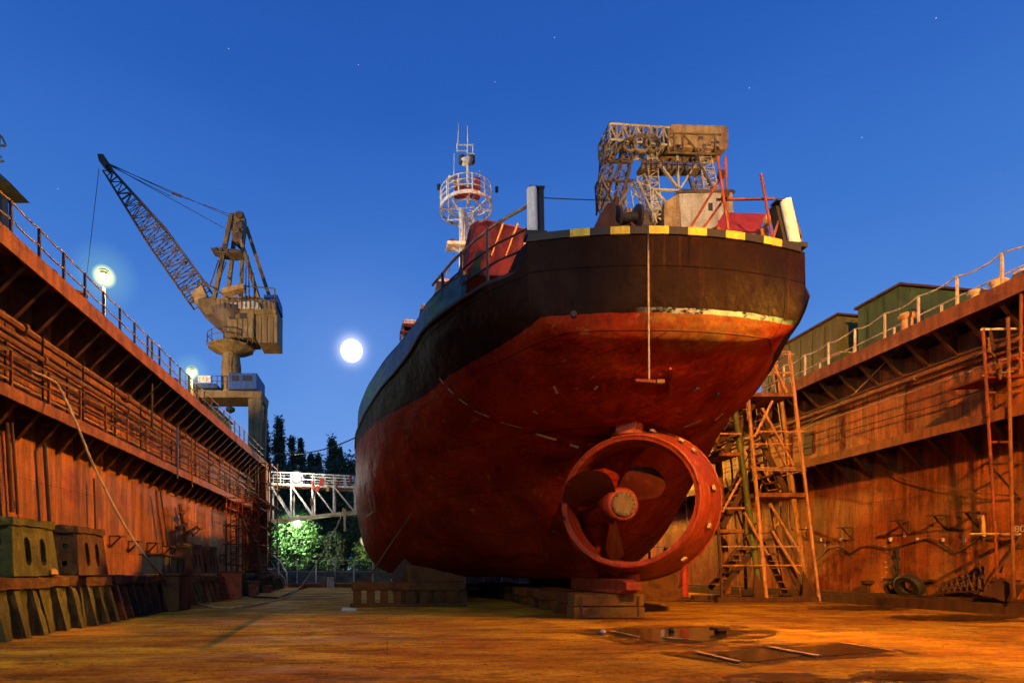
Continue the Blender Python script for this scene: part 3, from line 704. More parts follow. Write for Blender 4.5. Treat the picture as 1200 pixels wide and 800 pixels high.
# ============================================================ SHIP
CX = 5.9
ST1 = [  # stern part: (Y, [(b,z)...])
 (11.2,[(0,5.95),(1.0,5.97),(1.9,6.05),(2.55,6.22),(2.84,6.55),(2.95,7.0),(3.0,7.5)]),
 (11.9,[(0,5.5),(.9,5.52),(1.85,5.66),(2.7,5.98),(3.12,6.45),(3.50,6.95),(3.72,7.5)]),
 (12.9,[(0,5.08),(.8,5.1),(1.7,5.22),(2.8,5.55),(3.42,6.1),(3.98,6.8),(4.36,7.5)]),
 (14.35,[(0,4.74),(.35,4.75),(1.3,4.84),(2.8,5.1),(3.8,5.65),(4.45,6.45),(4.95,7.5)])]
ST2 = [
 (14.6,[(.12,1.0),(.22,2.6),(.75,4.2),(2.5,4.9),(3.8,5.6),(4.5,6.4),(5.02,7.5)]),
 (16.5,[(.16,.95),(.65,1.75),(1.5,2.9),(3.1,4.2),(4.4,5.3),(5.05,6.4),(5.4,7.5)]),
 (19.0,[(.5,.93),(1.6,1.3),(3.0,2.2),(4.5,3.6),(5.5,4.9),(5.95,6.2),(6.1,7.5)]),
 (22.0,[(1.2,.92),(3.0,1.05),(4.5,1.6),(5.7,2.8),(6.4,4.3),(6.65,5.8),(6.75,7.5)]),
 (26.0,[(2,.92),(4.0,.95),(5.6,1.25),(6.6,2.3),(7.1,4.0),(7.3,5.7),(7.35,7.55)]),
 (32.0,[(2,.92),(4.3,.92),(5.9,1.2),(6.9,2.2),(7.4,4),(7.5,5.7),(7.5,7.7)]),
 (40.0,[(.8,.92),(2.5,1),(3.8,1.6),(4.9,2.8),(5.6,4.4),(6,6),(6.4,8.2)]),
 (45.5,[(.2,1.2),(.6,1.6),(1,2.5),(1.4,3.6),(2,5),(2.6,6.6),(3.3,8.6)]),
 (48.0,[(.05,2.5),(.07,3.2),(.09,4),(.1,5),(.12,6.2),(.15,7.6),(.2,9)])]
def cr(p0,p1,p2,p3,t):
    return tuple(.5*((2*b)+(c-a)*t+(2*a-5*b+4*c-d)*t*t+(3*b-a-3*c+d)*t**3) for a,b,c,d in zip(p0,p1,p2,p3))
def fine_sec(s, k=6):
    out = []
    n = len(s)
    for i in range(n-1):
        for j in range(k): out.append(cr(s[max(i-1,0)],s[i],s[i+1],s[min(i+2,n-1)],j/k))
    out.append(s[-1]); return out
def fine_st(ST, step):
    o = []; n = len(ST)
    for i in range(n-1):
        m = max(2,int((ST[i+1][0]-ST[i][0])/step))
        for j in range(m):
            t = j/m; a,b,c,d = ST[max(i-1,0)],ST[i],ST[i+1],ST[min(i+2,n-1)]
            Y = b[0]+(c[0]-b[0])*t
            o.append((Y,[cr(a[1][k],b[1][k],c[1][k],d[1][k],t) for k in range(len(b[1]))]))
    o.append(ST[-1]); return o
SECT = fine_st(ST1,.16)+fine_st(ST2,.5)
SECT = [(y,fine_sec(s)) for y,s in SECT]
NS = len(SECT[0][1])
def tshift(z):
    t = max(0,min(1,(z-5.95)/.85)); return .28-.42*math.sqrt(1-(1-t)**2)
def sec_pt(i,j,side):
    y,s = SECT[i]; b,z = s[j]
    # transom plan curve
    bulge = 0
    if y < 12.4:
        k = (12.4-y)/1.2; bulge = (-.45*(1-min(1,(b/3.0)**2))+tshift(z))*k
    return Vector((CX+side*b, y+bulge, z))
ship = root('ship','large harbour ship in dry dock, stern on, black above a dark red bottom','ship',(CX,20,0))
hb = MB(); vs = []; fs = []
for side in (-1,1):
    n0 = len(vs)
    for i in range(len(SECT)):
        for j in range(NS): vs.append(sec_pt(i,j,side))
    for i in range(len(SECT)-1):
        for j in range(NS-1):
            q = (n0+i*NS+j, n0+(i+1)*NS+j, n0+(i+1)*NS+j+1, n0+i*NS+j+1)
            fs.append(q if side < 0 else q[::-1])
# bottom strip joining port and starboard
off = len(SECT)*NS
for i in range(len(SECT)-1):
    fs.append((i*NS, off+i*NS, off+(i+1)*NS, (i+1)*NS))
# transom: grid between port and starboard by height
K = 24; t0 = len(vs)
for j in range(NS):
    b,z = SECT[0][1][j]
    for k in range(K+1):
        x = -b+2*b*k/K
        vs.append(Vector((CX+x, 11.2-.45*(1-(x/3.0)**2)+tshift(z), z)))
for j in range(NS-1):
    for k in range(K):
        fs.append((t0+j*(K+1)+k, t0+j*(K+1)+k+1, t0+(j+1)*(K+1)+k+1, t0+(j+1)*(K+1)+k))
# deck lid
top = [i*NS+NS-1 for i in range(len(SECT))]
for i in range(len(SECT)-1):
    fs.append((i*NS+NS-1,(i+1)*NS+NS-1, off+(i+1)*NS+NS-1, off+i*NS+NS-1))
hb.add(vs,fs)
import bmesh
hull = hb.build('hull', M['hull'], ship)
bm = bmesh.new(); bm.from_mesh(hull.data); bmesh.ops.remove_doubles(bm, verts=bm.verts, dist=.004)
bmesh.ops.recalc_face_normals(bm, faces=bm.faces); bm.to_mesh(hull.data); bm.free()
hull.data.polygons.foreach_set('use_smooth',[True]*len(hull.data.polygons)); hull.data.set_sharp_from_angle(angle=R(70))
o_ = Vector(ORG[ship.name])
tree = BVHTree.FromPolygons([v.co+o_ for v in hull.data.vertices],[tuple(p.vertices) for p in hull.data.polygons])
def hit(px,py):
    r = ray(px,py).normalized(); h = tree.ray_cast(Vector((0,0,CH)), r)
    return (h[0], h[1] if h[1].dot(r) < 0 else -h[1]) if h[0] else (None,None)

# bulwark: stern part (dark), following the transom, with striped capping
def rimpt(x, z, off_=0.0):
    return Vector((CX+x, 11.06-.45*(1-(x/3.0)**2)+off_, z))
mb = MB(); K = 30; ys = []
for k in range(K+1):
    x = -3.0+6.0*k/K; ys.append((rimpt(x,7.49),rimpt(x,7.98),rimpt(x,7.98,.16),rimpt(x,7.49,.16)))
for k in range(K):
    n = len(mb.v); a = ys[k]; b_ = ys[k+1]; mb.add([*a,*b_],[(0,4,5,1),(1,5,6,2),(2,6,7,3)])
for sd in (-1,1):
    mb.prism([(CX+sd*3.0,11.06,7.49),(CX+sd*3.0,11.06,7.98),(CX+sd*3.12,11.5,7.98),(CX+sd*3.35,11.8,7.49)],(-sd*.14,0,0))
mb.prism([(CX+3.0,11.06,7.47),(CX+3.0,11.06,7.98),(CX+3.62,11.9,7.98),(CX+3.70,11.9,7.47)],(-.12,.03,0))
mb.prism([(CX+3.70,11.9,7.47),(CX+3.62,11.9,7.98),(CX+4.26,12.9,7.98),(CX+4.34,12.9,7.47)],(-.12,.03,0))
mb.prism([(CX+4.34,12.9,7.47),(CX+4.26,12.9,7.98),(CX+4.62,13.7,7.9),(CX+4.70,13.7,7.47)],(-.12,.03,0))
mb.build('stern_bulwark', M['hull'], ship)
mb = MB(); seg = []
def cap(x0,x1,mat,lift=0.0,nm='capping'):
    mb = MB(); n = 4
    for i in range(n):
        a,b_ = x0+(x1-x0)*i/n, x0+(x1-x0)*(i+1)/n
        q = [rimpt(a,7.94,-.035-lift),rimpt(b_,7.94,-.035-lift),rimpt(b_,7.94,.2),rimpt(a,7.94,.2)]
        mb.prism(q,(0,0,.15+lift))
    return mb.build(nm, mat, ship)
xs = []
for k in range(7):
    pass
def xat(px): # x offset on transom rim for a pixel column
    best = min(((abs((VX+F*((lambda p:(CA*p.x-SA*p.y)/(SA*p.x+CA*p.y))(rimpt(x/50,8.0))))-px),x/50) for x in range(-150,151)))
    return best[1]
edges = [612,667,691,715,737.5,760,782.5,805,827.5,849.5,871.5,893.5,915,938]
for k in range(len(edges)-1):
    cap(xat(edges[k]), xat(edges[k+1]), M['yellow'] if k%2==1 else M['black'], .003 if k%2==1 else 0, 'warning_stripe' if k%2==1 else 'capping')

# port and starboard side bulwark, port one blue with green lamp light painted in
def deck_b(y):
    for i in range(len(SECT)-1):
        if SECT[i][0] <= y <= SECT[i+1][0]:
            t = (y-SECT[i][0])/(SECT[i+1][0]-SECT[i][0]+1e-9); a = SECT[i][1][-1]; b_ = SECT[i+1][1][-1]
            return a[0]+(b_[0]-a[0])*t, a[1]+(b_[1]-a[1])*t
    return SECT[-1][1][-1]
for side in (-1,1):
    mb = MB(); yy = 12.7; prev = None
    while yy < 46:
        b,z = deck_b(yy); h = .62+min(.5,(yy-12.7)*.05)
        cur = (Vector((CX+side*(b-.04),yy,z-.0)),Vector((CX+side*(b-.10),yy,z+h)),Vector((CX+side*(b-.22),yy,z+h)),Vector((CX+side*(b-.16),yy,z)))
        if prev:
            q = [(0,4,5,1),(1,5,6,2),(2,6,7,3)]; mb.add([*prev,*cur],q)
        else: mb.add(cur,[(0,1,2,3)])
        prev = cur; yy += .6
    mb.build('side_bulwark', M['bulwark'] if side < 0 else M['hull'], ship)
    # rubbing strake at deck edge
    mb = MB(); pts = []
    yy = 11.3
    while yy < 46: b,z = deck_b(yy); pts.append((CX+side*(b+.02),yy,z-.02)); yy += .6
    mb.tube(pts,.05,8); mb.build('rubbing_strake', M['black'], ship, True)
    # bulwark rail
    mb = MB(); pts = []
    yy = 12.7
    while yy < 46: b,z = deck_b(yy); h = .62+min(.5,(yy-12.7)*.05); pts.append((CX+side*(b-.16),yy,z+h+.03)); yy += .6
    mb.tube(pts,.06,6); mb.build('bulwark_rail', M['black'], ship, True)
    # open rail on the quarter
    for fr,rr in ((1.0,.035),(.62,.024),(.3,.024)):
        mb = MB(); pts = []
        for yy in (11.3,11.8,12.4,13.1,14.0):
            b,z = deck_b(yy); pts.append((CX+side*(b-.12),yy,z+.1+fr*(1.25-.12*(yy-11.3))))
        mb.tube(pts,rr,6); mb.build('quarter_rail', M['pipe_pale'] if fr==1 else M['black'], ship, True)
    for yy in (12.0,12.75,13.5):
        b,z = deck_b(yy); mb = MB(); mb.cyl((CX+side*(b-.12),yy,z),(CX+side*(b-.12),yy,z+.1+1.25-.12*(yy-11.3)),.035,None,6); mb.build('stanchion', M['rail_dk'], ship)
# openings / rope hanging over port bulwark
pp = [P(505,357,15.0),P(503,366,15.0),P(506,374,15.0),P(511,371,15.0),P(512,360,15.0)]
# vertical rollers at both stern corners
for (pxa,pya,pxb,pyb,Y,s_) in ((627,277,626,222,11.25,-1),(930,290,918,236,11.3,1)):
    a = P(pxa,pya,Y); b_ = P(pxb,pyb,Y); u = root_ = None
    mb = MB(); mb.cyl(a+Vector((-.05*1,0,0)) if s_<0 else a+Vector((.03,-.02,0)), b_+Vector((-.05,0,0)) if s_<0 else b_+Vector((.03,-.02,0)), .11,None,18)
    f = mb.build('guide_roller', M['rollerw'], ship, True)
    o = Vector((.13,.02,0)) if s_<0 else Vector((-.09,.16,0))
    mb = MB(); mb.bar(a+o,b_+o,.10,.2); mb.bar(b_+o*.3-Vector((.16,0,0)),b_+o*.3+Vector((.16,0,0)),.2,.04); mb.bar(a-Vector((.22,0,0)),a+Vector((.22,0,0)),.26,.10); mb.build('roller_bracket', M['black'], f)

# thin rope and plank hanging over the transom
def surf(px,py,lift=.03):
    h,n = hit(px,py)
    return h+n*lift if h else P(px,py,11.0)
top_ = rimpt(xat(757),8.1,-.06)
rp = [top_+Vector((0,.4,.05)), top_+Vector((0,-.02,.02))]+[Vector((top_.x,top_.y-.02,0))+Vector(((i*.013),0.02*i,8.0-.42*i)) for i in range(1,8)]
e = rp[-1]
tag(MB().tube(rp,.018,6).build('hanging_rope',M['rope'],None,True),'thin pale rope hanging down the middle of the ship stern','rope')
t = root('hanging_plank','small orange-tipped block hanging at the end of the stern rope','wood block',tuple(e))
MB().box(e+Vector((-.1,0,-.05)),(.42,.1,.07),0,0,.04).build('block_body',M['orange'],t,False,.01); MB().box(e+Vector((.22,0,-.05)),(.16,.11,.075)).build('block_tip',M['wood'],t)
# small bar welded on counter
h,n = hit(785,430); h2,_ = hit(785,466)
mb = MB(); mb.bar(h+n*.05,h2+n*.05,.06,.05); mb.build('welded_bar', M['nozzle'], ship)
# draft marks and weld marks on the bottom
marks = [((515,443),(520,449)),((525,455),(532,461)),((538,467),(548,474)),((556,481),(573,488)),((587,494),(611,501)),((628,508),(652,515)),((668,521),(678,524)),
         ((802,500),(822,492)),((838,492),(846,485)),((649,452),(653,460)),((625,481),(630,484)),((700,452),(697,456))]
for a,b_ in marks:
    h,n = hit(*a); h2,n2 = hit(*b_)
    if h and h2 and (h-h2).length < 1.5:
        mb = MB(); mb.bar(h+n*.008,h2+n2*.008,.055,.012,up=n); mb.build('draft_mark', M['zinc'] if False else M['rope'], ship)
for px,py in ((840,462),(816,455),(672,368)):
    h,n = hit(px,py); mb = MB(); mb.cyl(h,h+n*.05,.07,.05,10); mb.build('hull_plug', M['rail_dk'], ship, True)
# dents/chips of bare metal
# bottom heel under nozzle, stock trunk, shaft bossing
mb = MB(); mb.prism([(CX-.16,12.75,.72),(CX-.2,13.1,.62),(CX-.2,16.6,.62),(CX-.2,16.6,.98),(CX-.16,13.1,.98),(CX-.16,12.75,.9)],(.36,0,0)); mb.build('sole_bar', M['nozzle'], ship, False, .02)
mb = MB(); mb.lathe([(.34,4.45),(.36,5.2)],(CX+.35,13.75,0),(0,0,1),24); mb.lathe([(.42,4.66),(.42,4.74)],(CX+.35,13.75,0),(0,0,1),24); mb.build('rudder_trunk', M['nozzle'], ship, True)
mb = MB(); mb.lathe([(.2,13.55-13.5),(.36,.35),(.48,1.0),(.5,1.8),(.1,2.8)],(CX,13.7,2.88),(0,1,0),24); mb.build('shaft_bossing', M['nozzle'], ship, True)

# nozzle (ring duct turned to starboard)
th = R(36); ax = Vector((math.sin(th),math.cos(th),0)); NC = Vector((6.42,13.85,2.93)); NL=1.5
noz_prof = [(1.60,-NL/2),(1.53,-NL/2+.03),(1.50,-.25),(1.50,.1),(1.60,.5),(1.80,NL/2-.03),(1.88,NL/2+.03),(1.96,NL/2-.05),(1.99,NL/2-.22),(1.86,0),(1.67,-NL/2+.03)]
mb = MB(); mb.lathe(noz_prof, NC, ax, 72, True); noz = mb.build('propeller_nozzle', M['nozzle'], ship, True)
# rim beads
for hh,rr in ((-NL/2,1.635),(NL/2-.22,1.99)):
    mb = MB(); pts=[]
    a = ax.cross(Vector((0,0,1))).normalized()
    for k in range(73):
        t_=2*PI*k/72; pts.append(NC+ax*hh+a*(rr*math.cos(t_))+Vector((0,0,1))*(rr*math.sin(t_)))
    mb.tube(pts,.035,6); mb.build('rim_bead', M['nozzle'], noz, True)
# anodes on the outer ring
a = ax.cross(Vector((0,0,1))).normalized()
for deg in (52,40,8,-20,-50,75):
    for hh in (0.0,):
        t_=R(deg); rad = a*math.cos(t_)+Vector((0,0,1))*math.sin(t_)
        c0 = NC+ax*hh+rad*1.89; tg = ax
        mb = MB(); mb.bar(c0-tg*.2,c0+tg*.2,.13,.07,up=rad); mb.build('zinc_anode', M['rope'], noz, False, .02)
# top connection (head box)
mb = MB(); mb.box(NC+Vector((-.1,0,1.9)),(.5,1.0,.3),-th); mb.build('head_box', M['nozzle'], noz, False, .03)
mb = MB(); mb.lathe([(.22,.78),(.26,.95),(.26,1.12)],(NC.x-.1,NC.y,0),(0,0,1),18); mb.build('lower_pintle', M['nozzle'], noz, True)
# propeller
M['blade'] = rusty('blade_paint', (.055,.008,.004), (.03,.005,.003), (.14,.03,.012), 1.9, .45, bs=.12)
PC = Vector((CX+.02,13.35,2.86))
mb = MB(); mb.lathe([(.34,.85),(.44,.6),(.45,.1),(.40,-.02),(.37,-.04)],PC,(0,1,0),32)
prop = mb.build('propeller_hub', M['nozzle'], ship, True)
mb = MB(); mb.lathe([(.01,-.10),(.30,-.10),(.315,-.085),(.315,-.03)],PC,(0,1,0),32)
for k in range(14):
    t_=2*PI*k/14; c0 = PC+Vector((.262*math.cos(t_),-.10,.262*math.sin(t_))); mb.cyl(c0,c0-Vector((0,.03,0)),.022,None,6)
mb.build('hub_cap', M['prop'], prop, True)
for bi,deg in enumerate((38,150,264)):
    t_=R(deg); rd = Vector((math.cos(t_),0,math.sin(t_))); tn = Vector((-math.sin(t_),0,math.cos(t_))); fw = Vector((0,1,0))
    vs=[];fs=[]; nr, nc = 10, 8
    for face in (0,1):
        for i in range(nr+1):
            f_=i/nr; r_=.30+1.12*f_; ch=.5+.85*math.sin(min(1,f_*1.15+.12)*PI*.62)*(1-.25*f_**4); pitch=R(68-26*f_)
            for j in range(nc+1):
                g=j/nc-.5; thk=.07*(1-f_*.75)*(1-(2*g)**2)**.5 if abs(g)<.5 else 0
                along = tn*math.cos(pitch)+fw*math.sin(pitch); nrm = fw*math.cos(pitch)-tn*math.sin(pitch)
                vs.append(PC+fw*.3+rd*(r_-.12*(2*g)**2*f_*2)+along*(g*ch+.12*f_*f_)+nrm*(thk if face else -thk*.2))
    m_=(nr+1)*(nc+1)
    for face in (0,1):
        for i in range(nr):
            for j in range(nc):
                q=(face*m_+i*(nc+1)+j, face*m_+i*(nc+1)+j+1, face*m_+(i+1)*(nc+1)+j+1, face*m_+(i+1)*(nc+1)+j); fs.append(q if face else q[::-1])
    for i in range(nr):
        for j in (0,nc): fs.append((i*(nc+1)+j,(i+1)*(nc+1)+j,m_+(i+1)*(nc+1)+j,m_+i*(nc+1)+j))
    for j in range(nc): fs.append((nr*(nc+1)+j,nr*(nc+1)+j+1,m_+nr*(nc+1)+j+1,m_+nr*(nc+1)+j))
    MB().add(vs,fs).build('propeller_blade', M['blade'], prop, True)

# red winch casing on the port quarter
mb = MB()
f0 = [P(541,322,13.4),P(556,262,13.6),P(570,256,13.6),P(640,272,13.6),P(660,330,13.4)]
mb.prism(f0,(.3,2.2,0)); cas = mb.build('red_casing', M['redpaint'], ship, False, .05)
mb = MB(); mb.prism([P(536,322,14.0),P(551,264,14.3),P(561,258,14.3),P(556,322,13.3)],(.1,2.0,0)); mb.build('casing_side', M['rust_red'], cas)
mb = MB()
for px in (575,592,609): mb.bar(P(px,300,13.3),P(px+14,262,13.5),.05,.05)
mb.build('casing_rib', M['redpaint'], cas)
MB().prism([P(551,322,13.25),P(558,296,13.25),P(566,292,13.25),P(562,322,13.25)],(0,.1,0)).build('green_panel', M['green'], cas)
# deckhouses (mostly hidden by the stern)
mb = MB(); mb.boxmm(2.2,9.6,21,33,7.4,12.2); dh = mb.build('deckhouse', M['white'], ship, False, .05)
mb = MB(); mb.boxmm(1.9,9.9,20.7,33.3,12.203,12.3); mb.build('roof', M['white'], dh)
for k in range(7):
    MB().boxmm(2.7+k*.95,3.2+k*.95,20.96,20.997,10.0,10.8).build('window', M['black'], dh)
# small white tanks peeping over the port bulwark
for px,py,Y,w_ in ((498,361,17.5,.3),(480,378,19.5,.5),(476,386,19.5,.4)):
    p = P(px,py,Y); mb = MB(); mb.boxmm(p.x-w_*.5,p.x+w_*.5,p.y-.3,p.y+.3,7.6,p.z); f = mb.build('deck_locker', M['white'], ship, False, .04)
    mb = MB(); mb.boxmm(p.x-w_*.5-.03,p.x+w_*.5+.03,p.y-.33,p.y+.33,p.z-.28,p.z-.18); mb.build('orange_band', M['orange'], f)

# MAST
MY = 27.0
def Q(px,py): return P(px,py,MY)
c = Q(546,250); rpl = 31/F*MY
mast = MB().cyl(Q(541,345)+Vector((0,0,-2.5)),Q(541,245),.15,.13,12).build('mast', M['white'], ship, True)
MB().lattice(Q(553,345)+Vector((0,.3,-2.5)),Q(551,248)+Vector((0,.3,0)),.4,.4,14,.045).build('mast_ladder', M['white'], mast)
mb = MB(); zc = Q(546,243).z; cc = Vector((Q(546,243).x,MY,zc))
mb.lathe([(rpl-.06,-.16),(rpl,-.16),(rpl,0),(rpl-.06,0)],cc,(0,0,1),36,True)
for k in range(8):
    t_=2*PI*k/8; d=Vector((math.cos(t_),math.sin(t_),0)); mb.bar(cc+d*.15-Vector((0,0,.55 if k%2 else .12)),cc+d*(rpl-.05)-Vector((0,0,.12)),.05,.05)
mb.lathe([(rpl*.55,-.12),(rpl*.6,-.12),(rpl*.6,-.06),(rpl*.55,-.06)],cc,(0,0,1),30,True)
pf = mb.build('mast_platform', M['white'], mast, True)
hh = 19/F*MY
for k in range(12):
    t_=2*PI*k/12+.1; d=Vector((math.cos(t_),math.sin(t_),0))*(rpl-.03); MB().cyl(cc+d,cc+d+Vector((0,0,hh)),.035,None,6).build('post', M['white'], pf)
for fr in (1,.66,.33):
    mb=MB(); mb.tube([cc+Vector((math.cos(2*PI*k/36)*(rpl-.03),math.sin(2*PI*k/36)*(rpl-.03),hh*fr)) for k in range(37)],.028,6); mb.build('rail', M['white'], pf, True)
MB().cyl(Q(549,240),Q(548,192),.09,.07,10).cyl(Q(548,192),Q(548,148),.045,.03,8).build('topmast', M['white'], mast, True)
MB().lathe([(.1,-.2),(.34,0),(.34,.04)],Q(547,190),(0,0,1),16).build('crow_platform', M['white'], mast, True)
for px,y0,y1,r_ in ((537,167,144,.035),(532,235,180,.03),(562,232,200,.035),(525.5,240,210,.03),(518,242,224,.05),(575,240,226,.045)):
    MB().cyl(Q(px,y0),Q(px,y1),r_,r_*.7,6).build('antenna', M['white'], mast)
mb=MB()
for q in (((536,170),(555,170)),((536,177),(548,177)),((536,167),(536,178)),((554,169),(554,181)),((548,180),(556,181))): mb.cyl(Q(*q[0]),Q(*q[1]),.04,None,6)
mb.build('yard_arm', M['white'], mast)
for q in ((541,187),(553,187)): MB().lathe([(.12,-.2),(.16,-.15),(.16,.15),(.08,.2)],Q(*q),(0,0,1),10).build('signal_lamp', M['rail_dk'], mast, True)
for q in ((514,219),(582,222)): MB().lathe([(.08,-.12),(.09,.1)],Q(*q),(0,0,1),8).build('signal_lamp', M['black'], mast, True)
mb=MB(); mb.box(Q(545,226),(.8,.4,.35)); mb.box(Q(536,220),(.3,.4,.9)); mb.box(Q(559,221),(.3,.4,.95)); mb.build('radar_motor', M['redpaint'], mast, False,.05)
MB().box(Q(545,217),(2.0,.18,.22),.5).build('radar_bar', M['white'], mast, False,.03)
mb=MB(); mb.box(Q(535,289),(1.0,.7,.14)); mb.bar(Q(541,296),Q(530,290),.08,.08); bk = mb.build('lamp_shelf', M['white'], mast)
MB().lathe([(.14,0),(.18,.25),(.06,.32)],Q(530,288),(0,0,1),10).build('deck_lamp', M['rail_dk'], bk, True)
MB().tube([Q(514,343),Q(525,313),Q(534,300)],.02,5).tube([Q(524,325),Q(533,292)],.015,5).build('stay_wire', M['cable'], mast)

# stern gear: dark towing winch, red scaffold poles, orange sheet
t = root('towing_winch','dark brown towing winch lying on the stern deck above the striped cap','winch',(5.3,12.2,7.5))
mb = MB(); mb.prism([P(690,275,12.0),P(700,262,12.0),P(712,237,12.0),P(722,235,12.0),P(722,258,12.0),P(728,264,12.0),P(736,262,12.0),P(745,272,12.0),P(748,277,12.0)],(0,.5,0)); mb.build('winch_frame', M['rust_dk'], t, False,.03)
mb = MB(); mb.lathe([(.16,-.3),(.28,-.28),(.28,-.22),(.13,-.2),(.13,.2),(.28,.22),(.28,.28),(.16,.3)],P(735,256,12.4),(1,0,.1),18); mb.build('drum', M['black'], t, True)
mb = MB(); mb.tube([P(732,270,12.0),P(740,262,11.6),P(748,272,11.5),P(757,268,11.3),P(762,277,11.2)],.035,6); mb.build('shackle', M['rust_dk'], t, True)
sf = root('stern_scaffold','red pipe scaffold with orange sheet on the ship stern, right corner','scaffold',(8,11.8,7.6))
for a,b_,Y in (((841,184),(855,281),11.4),((892,204),(905,280),11.5),((848,203),(806,272),11.5),((852,229),(816,278),11.6),((840,234),(907,233),11.6),((850,183),(853,281),11.9),((913,256),(905,283),11.4),((806,266),(806,277),11.4)):
    MB().cyl(P(*a,Y),P(*b_,Y+.02),.028,None,8).build('pipe', M['rust_red'], sf, True)
for q in ((845,205),(850,228)): MB().box(P(*q,11.5),(.12,.1,.14),.4,.3).build('clamp', M['rust_dk'], sf)
mb = MB(); mb.prism([P(836,273,12.4),P(848,251,13.2),P(897,252,13.2),P(889,274,12.4)],(0,0,.04)); mb.build('sheet', M['orange'], sf)
for q in ((838,274),(893,274)): MB().lathe([(.1,-.5),(.12,-.1),(.14,.0),(.12,.1)],P(*q,12.0),(0,0,1),12).build('sheet_post', M['rust'], sf, True)
mb = MB(); mb.prism([P(898,252,11.8),P(914,252,11.8),P(914,257,11.8),P(903,257,11.8),P(903,262,11.8),P(898,262,11.8)],(0,.1,0)); mb.build('angle_bracket', M['crane_y'], sf)
tag(MB().tube([P(637,232,11.3),P(670,233.5,11.3),P(716,235,11.5)],.010,5).build('mooring_wire',M['cable'],None),'thin dark wire from the white corner roller to the stern winch','wire')
# ============================================================ DOCK FLOOR THINGS
# centre keel blocks
def keel_block(label, x0,x1,y0,y1,zt, mat, group=None):
    t = root('keel_block', label, 'keel block', ((x0+x1)/2,(y0+y1)/2,0), group)
    h = (zt-.01)/2
    MB().boxmm(x0,x1,y0,y1,.02,h-.012).rough(.022,7,x0+y0,2.2).build('lower_timber', mat, t)
    MB().boxmm(x0+.01,x1-.03,y0+.02,y1,h+.012,zt-.012).rough(.022,7,x0+y1,2.2).build('upper_timber', mat, t)
    for k in (0,1):
        xx = x0+.18+(x1-x0-.36)*k
        MB().boxmm(xx-.03,xx+.03,y0-.012,y0+.0,.06,zt-.06).build('iron_strap', M['rust_dk'], t)
    return t
keel_block('squared mossy timber keel block at the front, just under the ring duct',4.62,6.42,13.2,13.75,.62,M['wood'])
for k in range(11):
    y = 14.75+k*1.25+(.2 if k%2 else 0)
    keel_block('second keel block, the shadowed one right behind the mossy front block' if k==0 else 'dark timber keel block further under the ship', 4.7,6.3,y,y+.5,.60,M['wood_dk'],
               None if k==0 else 'keel blocks in the shadow under the ship')
# bilge support on the left
t = root('bilge_support','long dark timber crib with slanted wedge under the ship port side','ship support',(.5,18.2,0))
A = Vector((-1.1,18.0,0))
MB().boxmm(-1.15,2.6,17.95,18.45,.55,.82).build('top_beam', M['wood_dk'], t, False,.02)
MB().boxmm(-1.2,2.65,17.9,18.5,.005,.12).build('base_beam', M['wood_dk'], t, False,.02)
for k in range(9):
    x = -1.1+k*.44
    mb = MB(); mb.boxmm(x,x+.26,18.0,18.4,.125,.545); mb.rough(.02,4,k).build('upright', M['wood_dk'], t)
MB().prism([(.7,18.0,.83),(2.6,18.0,.83),(2.6,18.0,.98),(1.2,18.0,1.32),(.6,18.0,1.42)],(0,.42,0)).rough(.03,5,2).build('wedge', M['wood_dk'], t, False,.02)
MB().bar((.2,18.1,.9),(.7,18.1,1.5),.16,.3).build('stop_block', M['black'], t)
for k in range(5):
    y=20.5+k*3.2
    t2 = root('bilge_block','dark timber bilge block deeper under the ship port side','ship support',(1.6,y,0),'bilge blocks under the ship')
    MB().boxmm(.3,2.9,y,y+.5,.005,.5).build('block_body', M['wood_dk'], t2, False,.02); MB().prism([(.5,y,.5),(2.9,y,.5),(2.9,y,.8),(.5,y,1.2)],(0,.45,0)).build('wedge', M['wood_dk'], t2)
    t2 = root('bilge_block','dark timber bilge block deeper under the ship starboard side','ship support',(10.2,y,0),'bilge blocks under the far side of the ship')
    MB().boxmm(8.9,11.5,y,y+.5,.005,.5).build('block_body', M['wood_dk'], t2, False,.02); MB().prism([(11.3,y,.5),(8.9,y,.5),(8.9,y,.8),(11.3,y,1.2)],(0,.45,0)).build('wedge', M['wood_dk'], t2)
for i,(px,py,pz) in enumerate(((450,640,0),)):
    p = P(482,602,18.6); q = P(430,668,18.2)
    t2 = root('prop_pole','thin slanted pole propping the port bilge of the ship','prop',tuple(q))
    MB().cyl(q-Vector((0,0,.3)),p,.03,None,6).build('pole', M['rust_dk'], t2); MB().box(q-Vector((0,0,.33)),(.3,.3,.08)).build('foot', M['rust_dk'], t2)

